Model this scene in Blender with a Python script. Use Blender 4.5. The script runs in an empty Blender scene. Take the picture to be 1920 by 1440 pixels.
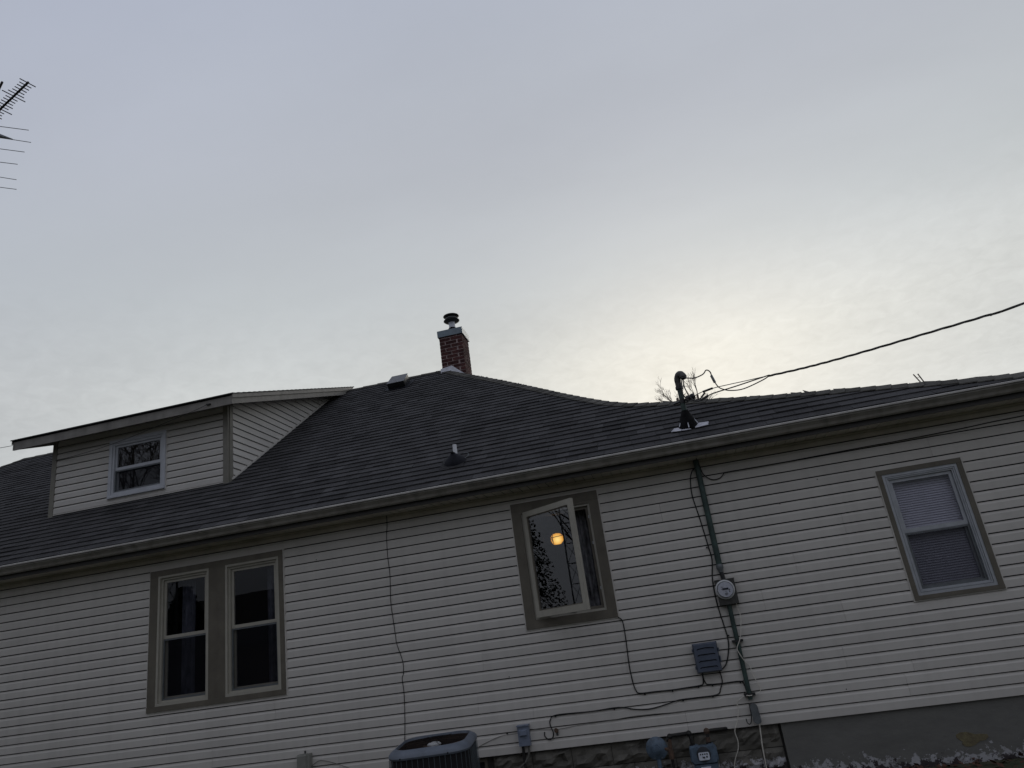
import bpy, math, random
from mathutils import Vector, Matrix, noise

random.seed(7)
S = bpy.context.scene
COL = S.collection
PI = math.pi

# ------------------------------------------------------------------ camera
cam = bpy.data.cameras.new('camera')
cam.sensor_width = 36.0
cam.lens = 25.158
cam.clip_start = 0.05
cam.clip_end = 3000
camo = bpy.data.objects.new('camera', cam)
COL.objects.link(camo)
R_ = Vector((0.9661, 0.2200, -0.1342)); U_ = Vector((0.1984, -0.2960, 0.9344)); 
yaw, pitch, roll = math.radians(-10.1262), math.radians(19.2566), math.radians(-8.1851)
cy, sy, cp, sp = math.cos(yaw), math.sin(yaw), math.cos(pitch), math.sin(pitch)
FW = Vector((sy*cp, cy*cp, sp)); RT = Vector((cy, -sy, 0)); UP = RT.cross(FW)
R_ = math.cos(roll)*RT + math.sin(roll)*UP
U_ = -math.sin(roll)*RT + math.cos(roll)*UP
camo.matrix_world = Matrix(((R_.x, U_.x, -FW.x, 0), (R_.y, U_.y, -FW.y, -7.848), (R_.z, U_.z, -FW.z, 1.109), (0, 0, 0, 1)))
S.camera = camo
CAM = Vector((0, -7.848, 1.109))

# ------------------------------------------------------------------ sky and sun (overcast dusk)
SUN_AZ, SUN_EL = math.radians(5.0), math.radians(18.0)      # azimuth from +Y towards +X
sund = Vector((math.sin(SUN_AZ)*math.cos(SUN_EL), math.cos(SUN_AZ)*math.cos(SUN_EL), math.sin(SUN_EL)))
world = bpy.data.worlds.new('World'); S.world = world
world.use_nodes = True
wt = world.node_tree; wt.nodes.clear()
def wn(t, **k):
    n = wt.nodes.new(t)
    for a, b in k.items(): setattr(n, a, b)
    return n
def wl(a, b): wt.links.new(a, b)
def wmath(op, a, b=None, c=None):
    n = wn('ShaderNodeMath', operation=op)
    for i, v in enumerate((a, b, c)):
        if v is None: continue
        if isinstance(v, (int, float)): n.inputs[i].default_value = v
        else: wl(v, n.inputs[i])
    return n.outputs[0]
tc = wn('ShaderNodeTexCoord')
sky = wn('ShaderNodeTexSky', sky_type='NISHITA')
sky.sun_disc = False; sky.sun_elevation = SUN_EL; sky.sun_rotation = SUN_AZ
sky.air_density = 1.0; sky.dust_density = 2.0
nrm = wn('ShaderNodeVectorMath', operation='NORMALIZE'); wl(tc.outputs['Generated'], nrm.inputs[0])
sep = wn('ShaderNodeSeparateXYZ'); wl(nrm.outputs[0], sep.inputs[0])
dotn = wn('ShaderNodeVectorMath', operation='DOT_PRODUCT'); wl(nrm.outputs[0], dotn.inputs[0])
dotn.inputs[1].default_value = sund
cosang = dotn.outputs['Value']
# cloud layer seen in perspective: direction divided by height
zc = wmath('MAXIMUM', sep.outputs['Z'], 0.0)
zc = wmath('ADD', zc, 0.22)
cx_ = wmath('DIVIDE', sep.outputs['X'], zc); cy_ = wmath('DIVIDE', sep.outputs['Y'], zc)
comb = wn('ShaderNodeCombineXYZ'); wl(cx_, comb.inputs[0]); wl(cy_, comb.inputs[1])
mp = wn('ShaderNodeMapping'); wl(comb.outputs[0], mp.inputs[0])
mp.inputs['Rotation'].default_value = (0, 0, math.radians(35)); mp.inputs['Scale'].default_value = (0.55, 1.25, 1)
nA = wn('ShaderNodeTexNoise'); wl(mp.outputs[0], nA.inputs['Vector']); nA.inputs['Scale'].default_value = 1.5; nA.inputs['Detail'].default_value = 7; nA.inputs['Roughness'].default_value = 0.42
nB = wn('ShaderNodeTexNoise'); wl(comb.outputs[0], nB.inputs['Vector']); nB.inputs['Scale'].default_value = 24; nB.inputs['Detail'].default_value = 4; nB.inputs['Roughness'].default_value = 0.6; nB.inputs['Distortion'].default_value = 0.6
# overcast base: lighter and more neutral low down, blue-grey overhead
ramp = wn('ShaderNodeValToRGB'); wl(sep.outputs['Z'], ramp.inputs[0])
el = ramp.color_ramp.elements
el[0].position = 0.0; el[0].color = (0.66, 0.665, 0.64, 1)
el[1].position = 1.0; el[1].color = (0.45, 0.49, 0.575, 1)
for p, c in ((0.33, (0.64, 0.655, 0.64, 1)), (0.45, (0.585, 0.615, 0.63, 1)), (0.60, (0.555, 0.582, 0.635, 1)), (0.80, (0.495, 0.53, 0.61, 1))):
    e = el.new(p); e.color = c
# dimmer with the compass angle away from the hidden sun
hx = wmath('MULTIPLY', sep.outputs['X'], math.sin(SUN_AZ)); hd = wmath('MULTIPLY_ADD', sep.outputs['Y'], math.cos(SUN_AZ), hx)
hr = wn('ShaderNodeValToRGB'); wl(wmath('MULTIPLY_ADD', hd, 0.5, 0.5), hr.inputs[0])
el = hr.color_ramp.elements
el[0].position = 0.0; el[0].color = (0.76, 0.76, 0.77, 1)
el[1].position = 1.0; el[1].color = (1.0, 1.0, 1.0, 1)
for p, c in ((0.5, (0.76, 0.765, 0.785, 1)), (0.72, (0.80, 0.815, 0.87, 1)), (0.86, (0.92, 0.925, 0.935, 1))):
    e = el.new(p); e.color = c
# away from the sun the overcast is brighter overhead than at the skyline
ramb = wn('ShaderNodeValToRGB'); wl(sep.outputs['Z'], ramb.inputs[0])
el = ramb.color_ramp.elements
el[0].position = 0.0; el[0].color = (0.24, 0.25, 0.28, 1)
el[1].position = 1.0; el[1].color = (0.62, 0.65, 0.75, 1)
for p, c in ((0.3, (0.38, 0.395, 0.44, 1)), (0.6, (0.56, 0.585, 0.66, 1))):
    e = el.new(p); e.color = c
bf = wn('ShaderNodeMapRange', interpolation_type='SMOOTHSTEP'); wl(hd, bf.inputs[0]); bf.inputs[1].default_value = -0.45; bf.inputs[2].default_value = 0.45
rmix = wn('ShaderNodeMix', data_type='RGBA'); wl(bf.outputs[0], rmix.inputs[0]); wl(ramb.outputs[0], rmix.inputs[6]); wl(ramp.outputs[0], rmix.inputs[7])
basec = wn('ShaderNodeVectorMath', operation='MULTIPLY'); wl(rmix.outputs[2], basec.inputs[0]); wl(hr.outputs[0], basec.inputs[1])
# veiled sun: wide flat glow low over the roof
gd = (0.045, 0.953, 0.302)
dx = wmath('SUBTRACT', sep.outputs['X'], gd[0]); dz_ = wmath('SUBTRACT', sep.outputs['Z'], gd[2])
q2 = wmath('ADD', wmath('POWER', wmath('DIVIDE', dx, 0.28), 2.0), wmath('POWER', wmath('DIVIDE', dz_, 0.105), 2.0))
glow = wmath('EXPONENT', wmath('MULTIPLY', q2, -1.0))
glow = wmath('MULTIPLY', glow, wmath('GREATER_THAN', sep.outputs['Y'], 0.0))
gcol = wn('ShaderNodeVectorMath', operation='SCALE'); gcol.inputs[0].default_value = (0.155, 0.14, 0.10); wl(glow, gcol.inputs['Scale'])
tot = wn('ShaderNodeVectorMath', operation='ADD'); wl(basec.outputs[0], tot.inputs[0]); wl(gcol.outputs[0], tot.inputs[1])
amt = wmath('MULTIPLY_ADD', nA.outputs['Fac'], 0.48, 0.77)
# fine altocumulus ripple, strongest low down towards the sun
rip = wmath('SUBTRACT', nB.outputs['Fac'], 0.5)
near = wn('ShaderNodeMapRange'); wl(sep.outputs['Z'], near.inputs[0]); near.inputs[1].default_value = 0.33; near.inputs[2].default_value = 0.47; near.inputs[3].default_value = 0.26; near.inputs[4].default_value = 0.02
rip = wmath('MULTIPLY', rip, near.outputs[0])
amt = wmath('ADD', amt, rip)
mulc = wn('ShaderNodeVectorMath', operation='SCALE'); wl(tot.outputs[0], mulc.inputs[0]); wl(amt, mulc.inputs['Scale'])
skym = wn('ShaderNodeVectorMath', operation='SCALE'); wl(sky.outputs[0], skym.inputs[0]); skym.inputs['Scale'].default_value = 0.05
mixs = wn('ShaderNodeMix', data_type='RGBA'); mixs.inputs[0].default_value = 0.93
wl(skym.outputs[0], mixs.inputs[6]); wl(mulc.outputs[0], mixs.inputs[7])
bg = wn('ShaderNodeBackground'); wl(mixs.outputs[2], bg.inputs[0]); bg.inputs[1].default_value = 1.0
out = wn('ShaderNodeOutputWorld'); wl(bg.outputs[0], out.inputs[0])

sl = bpy.data.lights.new('sun', 'SUN'); sl.energy = 0.5; sl.angle = math.radians(25); sl.color = (1.0, 0.93, 0.82)
so = bpy.data.objects.new('sun', sl); COL.objects.link(so)
so.rotation_euler = (-sund).to_track_quat('-Z', 'Y').to_euler()

S.view_settings.view_transform = 'Standard'
S.view_settings.look = 'None'
S.view_settings.exposure = 0.0
S.view_settings.gamma = 1.0
S.view_settings.use_curve_mapping = False
S.render.engine = 'CYCLES'
S.cycles.max_bounces = 6
S.cycles.transparent_max_bounces = 16

# ------------------------------------------------------------------ helpers
class MB:
    def __init__(s): s.v = []; s.f = []; s.tint = []
    def quad(s, a, b, c, d, t=None):
        i = len(s.v); s.v += [Vector(a), Vector(b), Vector(c), Vector(d)]; s.f.append((i, i+1, i+2, i+3)); s.tint.append(t)
    def tri(s, a, b, c, t=None):
        i = len(s.v); s.v += [Vector(a), Vector(b), Vector(c)]; s.f.append((i, i+1, i+2)); s.tint.append(t)
    def hexa(s, p, t=None):     # p: 8 points, bottom ring 0-3, top ring 4-7 (ccw from above)
        i = len(s.v); s.v += [Vector(q) for q in p]
        for f in ((3, 2, 1, 0), (4, 5, 6, 7), (0, 1, 5, 4), (1, 2, 6, 5), (2, 3, 7, 6), (3, 0, 4, 7)):
            s.f.append(tuple(i+k for k in f)); s.tint.append(t)
    def box(s, x0, x1, y0, y1, z0, z1, M=None, t=None):
        p = [Vector(q) for q in ((x0, y0, z0), (x1, y0, z0), (x1, y1, z0), (x0, y1, z0), (x0, y0, z1), (x1, y0, z1), (x1, y1, z1), (x0, y1, z1))]
        if M is not None: p = [M @ q for q in p]
        s.hexa(p, t)
    def frame(s, x0, x1, z0, z1, w, y0, y1, M=None, wb=None, wt_=None):
        wb = w if wb is None else wb; wt_ = w if wt_ is None else wt_
        s.box(x0, x0+w, y0, y1, z0, z1, M); s.box(x1-w, x1, y0, y1, z0, z1, M)
        s.box(x0+w, x1-w, y0, y1, z0, z0+wb, M); s.box(x0+w, x1-w, y0, y1, z1-wt_, z1, M)
    def tube(s, pts, r, n=6, cap=True, M=None):
        pts = [Vector(p) for p in pts]
        if M is not None: pts = [M @ p for p in pts]
        rs = r if isinstance(r, (list, tuple)) else [r]*len(pts)
        rings = []; a = None
        for i, p in enumerate(pts):
            d = (pts[min(i+1, len(pts)-1)]-pts[max(i-1, 0)])
            if d.length < 1e-9: d = Vector((0, 0, 1))
            d.normalize()
            if a is None:
                a = d.orthogonal().normalized()
            else:
                a = a - d*a.dot(d)
                a = d.orthogonal().normalized() if a.length < 1e-6 else a.normalized()
            b = d.cross(a)
            base = len(s.v)
            for k in range(n):
                t = 2*PI*k/n
                s.v.append(p+(a*math.cos(t)+b*math.sin(t))*rs[i])
            rings.append(base)
        for i in range(len(pts)-1):
            A, B = rings[i], rings[i+1]
            for k in range(n):
                s.f.append((A+k, A+(k+1) % n, B+(k+1) % n, B+k)); s.tint.append(None)
        if cap:
            s.f.append(tuple(rings[0]+k for k in reversed(range(n)))); s.tint.append(None)
            s.f.append(tuple(rings[-1]+k for k in range(n))); s.tint.append(None)
    def lathe(s, prof, c, axis='z', n=24, M=None):     # prof: (radius, height)
        c = Vector(c); base = len(s.v)
        for r, h in prof:
            for k in range(n):
                t = 2*PI*k/n
                if axis == 'z': q = Vector((r*math.cos(t), r*math.sin(t), h))
                else: q = Vector((r*math.cos(t), -h, r*math.sin(t)))
                if M is not None: q = M @ q
                s.v.append(c+q)
        for i in range(len(prof)-1):
            for k in range(n):
                A = base+i*n; B = A+n
                s.f.append((A+k, A+(k+1) % n, B+(k+1) % n, B+k)); s.tint.append(None)
    def extrude_x(s, prof, x0, x1):    # prof list of (y,z) closed
        n = len(prof); b = len(s.v)
        for x in (x0, x1):
            for y, z in prof: s.v.append(Vector((x, y, z)))
        for k in range(n):
            s.f.append((b+k, b+(k+1) % n, b+n+(k+1) % n, b+n+k)); s.tint.append(None)
        s.f.append(tuple(b+k for k in reversed(range(n)))); s.tint.append(None)
        s.f.append(tuple(b+n+k for k in range(n))); s.tint.append(None)

WL = {}
def wloc(o): return WL.get(o.name, Vector((0, 0, 0))) if o is not None else Vector((0, 0, 0))
def link(o, parent, loc):
    COL.objects.link(o)
    WL[o.name] = Vector(loc)
    if parent is not None:
        o.parent = parent; o.location = Vector(loc)-wloc(parent)
    else: o.location = Vector(loc)
    return o
def tag(o, label=None, cat=None, group=None, kind=None):
    if label: o['label'] = label
    if cat: o['category'] = cat
    if group: o['group'] = group
    if kind: o['kind'] = kind
    return o
def empty(name, loc, parent=None, **k):
    o = bpy.data.objects.new(name, None); o.empty_display_size = 0.1
    link(o, parent, loc); return tag(o, **k)
def mesh_of(name, mb, mats, smooth=False):
    me = bpy.data.meshes.new(name)
    me.from_pydata([tuple(v) for v in mb.v], [], mb.f)
    for m in (mats if isinstance(mats, (list, tuple)) else [mats]): me.materials.append(m)
    if smooth:
        for p in me.polygons: p.use_smooth = True
    if any(t is not None for t in mb.tint):
        at = me.attributes.new('tint', 'FLOAT', 'FACE')
        at.data.foreach_set('value', [0.5 if t is None else t for t in mb.tint])
    me.update()
    return me
def obj(name, mb, mat, parent=None, smooth=False, loc=None, **k):
    if loc is None:
        xs = [v.x for v in mb.v]; ys = [v.y for v in mb.v]; zs = [v.z for v in mb.v]
        loc = Vector(((min(xs)+max(xs))/2, (min(ys)+max(ys))/2, min(zs)))
    loc = Vector(loc)
    for v in mb.v: v -= loc
    o = bpy.data.objects.new(name, mesh_of(name, mb, mat, smooth))
    link(o, parent, loc)
    if smooth:
        try:
            me = o.data; me.set_sharp_from_angle(angle=math.radians(40))
        except Exception: pass
    return tag(o, **k)
def inst(name, me, parent, loc, rot=(0, 0, 0), scale=(1, 1, 1), **k):
    o = bpy.data.objects.new(name, me); link(o, parent, loc)
    o.rotation_euler = rot; o.scale = scale
    return tag(o, **k)
def B1(*a, M=None):
    m = MB(); m.box(*a, M=M); return m

def smooth_path(pts, k=6):
    P = [Vector(p) for p in pts]; o = []
    for i in range(len(P)-1):
        p0 = P[max(i-1, 0)]; p1 = P[i]; p2 = P[i+1]; p3 = P[min(i+2, len(P)-1)]
        for j in range(k):
            t = j/k
            o.append(0.5*((2*p1)+(p2-p0)*t+(2*p0-5*p1+4*p2-p3)*t*t+(3*p1-p0-3*p2+p3)*t**3))
    o.append(P[-1]); return o

# ------------------------------------------------------------------ materials
def mat(name, col, rough=0.6, metal=0.0, var=0.12, scale=6.0, col2=None, bump=0.0, bscale=60.0, stretch=(1, 1, 1), objvar=0.0, tint=0.0, spec=0.5, coat=None, streak=0.0):
    m = bpy.data.materials.new(name); m.use_nodes = True
    nt = m.node_tree; L = nt.links.new; N = nt.nodes.new
    b = nt.nodes['Principled BSDF']
    b.inputs['Roughness'].default_value = rough; b.inputs['Metallic'].default_value = metal
    b.inputs['Specular IOR Level'].default_value = spec
    geo = N('ShaderNodeNewGeometry')
    mp = N('ShaderNodeMapping'); L(geo.outputs['Position'], mp.inputs[0]); mp.inputs['Scale'].default_value = stretch
    no = N('ShaderNodeTexNoise'); L(mp.outputs[0], no.inputs['Vector']); no.inputs['Scale'].default_value = scale; no.inputs['Detail'].default_value = 6; no.inputs['Roughness'].default_value = 0.65
    mr = N('ShaderNodeMapRange'); L(no.outputs['Fac'], mr.inputs[0]); mr.inputs[1].default_value = 0.3; mr.inputs[2].default_value = 0.7
    mx = N('ShaderNodeMix'); mx.data_type = 'RGBA'
    c2 = col2 if col2 else tuple(c*(1-2*var) for c in col)
    c1 = col if col2 else tuple(min(1, c*(1+var)) for c in col)
    mx.inputs[6].default_value = (*c2, 1); mx.inputs[7].default_value = (*c1, 1)
    L(mr.outputs[0], mx.inputs[0]); cur = mx.outputs[2]
    def scaleby(cur, val, lo, hi):
        r = N('ShaderNodeMapRange'); L(val, r.inputs[0]); r.inputs[3].default_value = lo; r.inputs[4].default_value = hi
        v = N('ShaderNodeVectorMath'); v.operation = 'SCALE'; L(cur, v.inputs[0]); L(r.outputs[0], v.inputs['Scale']); return v.outputs[0]
    if objvar:
        oi = N('ShaderNodeObjectInfo'); cur = scaleby(cur, oi.outputs['Random'], 1-objvar, 1+objvar)
    if tint:
        at = N('ShaderNodeAttribute'); at.attribute_name = 'tint'; cur = scaleby(cur, at.outputs['Fac'], 1-tint, 1+tint)
    if streak:
        mp2 = N('ShaderNodeMapping'); L(geo.outputs['Position'], mp2.inputs[0]); mp2.inputs['Scale'].default_value = (9, 9, 0.5)
        n2 = N('ShaderNodeTexNoise'); L(mp2.outputs[0], n2.inputs['Vector']); n2.inputs['Scale'].default_value = 1.2; n2.inputs['Detail'].default_value = 5
        r0 = N('ShaderNodeMapRange'); L(n2.outputs['Fac'], r0.inputs[0]); r0.inputs[1].default_value = 0.45; r0.inputs[2].default_value = 0.75
        cur = scaleby(cur, r0.outputs[0], 1.0, 1-streak)
    L(cur, b.inputs['Base Color'])
    if bump:
        nb = N('ShaderNodeTexNoise'); L(geo.outputs['Position'], nb.inputs['Vector']); nb.inputs['Scale'].default_value = bscale; nb.inputs['Detail'].default_value = 5
        bp = N('ShaderNodeBump'); bp.inputs['Strength'].default_value = bump; bp.inputs['Distance'].default_value = 0.01
        L(nb.outputs['Fac'], bp.inputs['Height']); L(bp.outputs[0], b.inputs['Normal'])
    return m

M = {}
M['siding'] = mat('siding', (0.605, 0.58, 0.54), 0.62, var=0.035, scale=0.9, bump=0.05, bscale=90, stretch=(1, 1, 2), objvar=0.045, streak=0.07, spec=0.25)
M['siding_dormer'] = mat('siding_dormer', (0.59, 0.57, 0.535), 0.62, var=0.05, scale=2, bump=0.05, bscale=90, objvar=0.03, spec=0.25)
M['taupe'] = mat('taupe_trim', (0.155, 0.14, 0.112), 0.5, var=0.10, scale=5, bump=0.05, streak=0.12, spec=0.3)
M['corner'] = mat('corner_trim', (0.225, 0.215, 0.185), 0.5, var=0.08, scale=5, spec=0.3)
M['beige'] = mat('beige_vinyl', (0.42, 0.40, 0.34), 0.45, var=0.06, scale=8, streak=0.08)
M['white'] = mat('white_vinyl', (0.50, 0.52, 0.56), 0.45, var=0.05, scale=8, streak=0.06)
M['alum'] = mat('storm_frame', (0.43, 0.45, 0.48), 0.4, metal=0.3, var=0.08, scale=12)
M['shingle'] = mat('asphalt_shingle', (0.074, 0.073, 0.076), 0.92, var=0.14, scale=3.0, bump=0.6, bscale=260, tint=0.30, spec=0.12)
M['cap'] = mat('cap_shingle', (0.112, 0.108, 0.098), 0.92, var=0.15, scale=8, bump=0.6, bscale=260, objvar=0.30, spec=0.12)
M['gutter'] = mat('gutter_paint', (0.31, 0.295, 0.265), 0.4, var=0.16, scale=2.2, col2=(0.20, 0.185, 0.16), stretch=(1, 4, 4), streak=0.35, bump=0.04)
M['lip'] = mat('gutter_lip_skylit', (0.52, 0.50, 0.47), 0.4, var=0.15, scale=3, stretch=(1, 4, 4), streak=0.2)  # gutter colour lightened: sky light on the lip painted into the colour
M['fascia'] = mat('fascia_paint', (0.035, 0.032, 0.028), 0.5, var=0.12, scale=3)
M['soffit'] = mat('soffit_vinyl', (0.55, 0.51, 0.44), 0.6, var=0.12, scale=3, objvar=0.05)
M['dormer_fascia'] = mat('dormer_fascia_paint', (0.25, 0.237, 0.215), 0.55, var=0.14, scale=4, bump=0.08, streak=0.2)
M['brick'] = mat('brick', (0.115, 0.045, 0.042), 0.9, col2=(0.045, 0.024, 0.024), scale=14, objvar=0.35, bump=0.5, bscale=90, spec=0.2)
M['mortar'] = mat('mortar', (0.42, 0.33, 0.32), 0.95, var=0.25, scale=20, bump=0.5, bscale=120)
M['darkmortar'] = mat('dark_mortar', (0.09, 0.085, 0.078), 0.95, var=0.25, scale=20)
M['galv'] = mat('galvanised_metal', (0.17, 0.21, 0.24), 0.4, metal=0.5, var=0.12, scale=9)
M['plate'] = mat('mast_plate', (0.66, 0.66, 0.72), 0.55, col2=(0.30, 0.30, 0.34), scale=22)
M['ventlid'] = mat('vent_lid', (0.13, 0.135, 0.145), 0.5, var=0.15, scale=9)
M['flash'] = mat('flashing_metal', (0.78, 0.80, 0.88), 0.5, metal=0.0, var=0.12, scale=14)
M['blackmetal'] = mat('black_metal', (0.022, 0.023, 0.025), 0.45, var=0.2, scale=12)
M['rubber'] = mat('rubber_boot', (0.014, 0.015, 0.022), 0.7, spec=0.2, var=0.2, scale=15)
M['tar'] = mat('roof_tar', (0.008, 0.008, 0.009), 0.8, spec=0.15, var=0.3, scale=30, bump=0.8, bscale=60)
M['pvc'] = mat('pvc', (0.78, 0.79, 0.82), 0.5, var=0.06, scale=12)
M['conduit'] = mat('green_conduit', (0.045, 0.075, 0.068), 0.5, metal=0.2, var=0.3, scale=8, streak=0.2)
M['greymetal'] = mat('grey_metal', (0.16, 0.175, 0.185), 0.45, metal=0.3, var=0.15, scale=14)
M['meterbox'] = mat('meter_box_paint', (0.085, 0.083, 0.078), 0.55, metal=0.2, var=0.25, scale=16, streak=0.2)
M['slate'] = mat('slate_plastic', (0.085, 0.105, 0.15), 0.5, var=0.10, scale=10)
M['acblue'] = mat('condenser_paint', (0.135, 0.158, 0.195), 0.55, var=0.12, scale=10)
M['discgrey'] = mat('disconnect_paint', (0.20, 0.235, 0.31), 0.5, var=0.12, scale=12)
M['gasblue'] = mat('gas_paint', (0.10, 0.145, 0.20), 0.5, var=0.2, scale=20, bump=0.1)
M['pipe'] = mat('iron_pipe', (0.028, 0.026, 0.024), 0.6, metal=0.3, var=0.3, scale=20)
M['rusty'] = mat('rusty_iron', (0.14, 0.085, 0.055), 0.8, col2=(0.05, 0.035, 0.028), scale=30)
M['cable'] = mat('black_cable', (0.010, 0.010, 0.011), 0.5, var=0.1)
M['linecable'] = mat('weathered_cable', (0.06, 0.058, 0.056), 0.6, var=0.25, scale=30)
M['wirewhite'] = mat('white_wire', (0.70, 0.67, 0.60), 0.5, var=0.1)
M['wiregrey'] = mat('grey_wire', (0.14, 0.135, 0.12), 0.5, var=0.1)
M['boxbeige'] = mat('beige_box_paint', (0.26, 0.26, 0.235), 0.5, var=0.08, scale=10)
M['bark'] = mat('bark', (0.055, 0.045, 0.040), 0.9, var=0.2, scale=4)
M['farbark'] = mat('pale_bark', (0.16, 0.12, 0.10), 0.9, var=0.2, scale=4)
M['needles'] = mat('needles', (0.020, 0.030, 0.018), 0.8, var=0.3, scale=2)
M['antenna'] = mat('antenna_aluminium', (0.16, 0.17, 0.18), 0.4, metal=0.6, var=0.15, scale=20)
M['antdark'] = mat('antenna_boom', (0.02, 0.02, 0.024), 0.5, metal=0.2, var=0.15, scale=20)
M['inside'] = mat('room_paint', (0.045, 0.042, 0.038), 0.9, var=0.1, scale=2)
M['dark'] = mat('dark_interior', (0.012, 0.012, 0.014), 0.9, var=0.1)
M['blind'] = mat('blind_slats', (0.72, 0.72, 0.78), 0.6, var=0.05)
M['soil'] = mat('ground_soil', (0.075, 0.065, 0.045), 0.95, col2=(0.04, 0.05, 0.02), scale=0.8, bump=0.5, bscale=20)
M['leaf'] = mat('dry_leaf', (0.10, 0.045, 0.028), 0.85, var=0.3, scale=40)
M['wellbrown'] = mat('fan_well', (0.035, 0.022, 0.016), 0.8, var=0.2, scale=12)
M['ring'] = mat('meter_ring', (0.72, 0.73, 0.74), 0.4, metal=0.2, var=0.05)
M['face'] = mat('meter_face', (0.78, 0.80, 0.84), 0.5, col2=(0.60, 0.62, 0.66), scale=60)
M['label'] = mat('label_print', (0.72, 0.76, 0.84), 0.5, var=0.1, scale=60)
M['ink'] = mat('label_ink', (0.03, 0.035, 0.045), 0.6, var=0.1)

def wall_mat(name, base, base2, peel_lo, peel_hi, rocky):
    """painted foundation: paint peeled away to white plaster low down, scuffs, an ochre patch"""
    m = bpy.data.materials.new(name); m.use_nodes = True
    nt = m.node_tree; L = nt.links.new; N = nt.nodes.new; b = nt.nodes['Principled BSDF']
    b.inputs['Roughness'].default_value = 0.85; b.inputs['Specular IOR Level'].default_value = 0.2
    g = N('ShaderNodeNewGeometry'); sp_ = N('ShaderNodeSeparateXYZ'); L(g.outputs['Position'], sp_.inputs[0])
    def noi(sc, det=6, stretch=(1, 1, 1), ro=0.65):
        mp = N('ShaderNodeMapping'); L(g.outputs['Position'], mp.inputs[0]); mp.inputs['Scale'].default_value = stretch
        n = N('ShaderNodeTexNoise'); L(mp.outputs[0], n.inputs['Vector']); n.inputs['Scale'].default_value = sc; n.inputs['Detail'].default_value = det; n.inputs['Roughness'].default_value = ro
        return n.outputs['Fac']
    def ma(op, a, b_=None, c=None):
        n = N('ShaderNodeMath'); n.operation = op
        for i, v in enumerate((a, b_, c)):
            if v is None: continue
            if isinstance(v, (int, float)): n.inputs[i].default_value = v
            else: L(v, n.inputs[i])
        return n.outputs[0]
    def mixc(f, a, b_):
        n = N('ShaderNodeMix'); n.data_type = 'RGBA'
        L(f, n.inputs[0])
        for i, v in ((6, a), (7, b_)):
            if isinstance(v, tuple): n.inputs[i].default_value = (*v, 1)
            else: L(v, n.inputs[i])
        return n.outputs[2]
    r = N('ShaderNodeMapRange'); L(noi(3, 7, (1, 1, 3)), r.inputs[0]); r.inputs[1].default_value = 0.3; r.inputs[2].default_value = 0.7
    c = mixc(r.outputs[0], base2, base)
    # horizontal trowel scratches
    sc = ma('GREATER_THAN', noi(9, 4, (0.6, 1, 9)), 0.66); c = mixc(ma('MULTIPLY', sc, 0.35), c, (0.10, 0.10, 0.10))
    # height of the ragged edge wanders along the wall
    hgt = ma('MULTIPLY_ADD', noi(1.1, 2), peel_hi-peel_lo, peel_lo)
    d = ma('SUBTRACT', hgt, sp_.outputs['Z'])             # > 0 below the edge
    f = ma('ADD', ma('MULTIPLY', d, 5.0), ma('MULTIPLY', ma('SUBTRACT', noi(13, 8, (1, 1, 1), 0.75), 0.5), 3.0))
    white = ma('GREATER_THAN', f, 0.34)
    f2 = ma('ADD', ma('MULTIPLY', ma('SUBTRACT', d, 0.07), 6.0), ma('MULTIPLY', ma('SUBTRACT', noi(11, 8, (1, 1, 1), 0.75), 0.5), 2.6))
    dark = ma('GREATER_THAN', f2, 0.25)
    c = mixc(white, c, mixc(noi(30, 3), (0.50, 0.50, 0.52), (0.30, 0.30, 0.31)))
    c = mixc(dark, c, mixc(noi(25, 3), (0.030, 0.028, 0.034), (0.075, 0.060, 0.058)))
    L(c, b.inputs['Base Color'])
    bp = N('ShaderNodeBump'); bp.inputs['Strength'].default_value = 0.6; bp.inputs['Distance'].default_value = 0.012 if rocky else 0.005
    hh = ma('SUBTRACT', noi(16, 6, (1, 1, 1.5)), ma('MULTIPLY', white, 0.35)); L(hh, bp.inputs['Height']); L(bp.outputs[0], b.inputs['Normal'])
    return m
M['block'] = wall_mat('rock_faced_block', (0.19, 0.18, 0.155), (0.10, 0.096, 0.086), -0.42, -0.09, True)
M['parge'] = wall_mat('parged_paint', (0.180, 0.178, 0.165), (0.140, 0.139, 0.130), -0.47, -0.22, False)
M['ochre'] = mat('bare_ochre_mortar', (0.19, 0.165, 0.09), 0.95, col2=(0.12, 0.10, 0.065), scale=25, bump=0.5)

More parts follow.
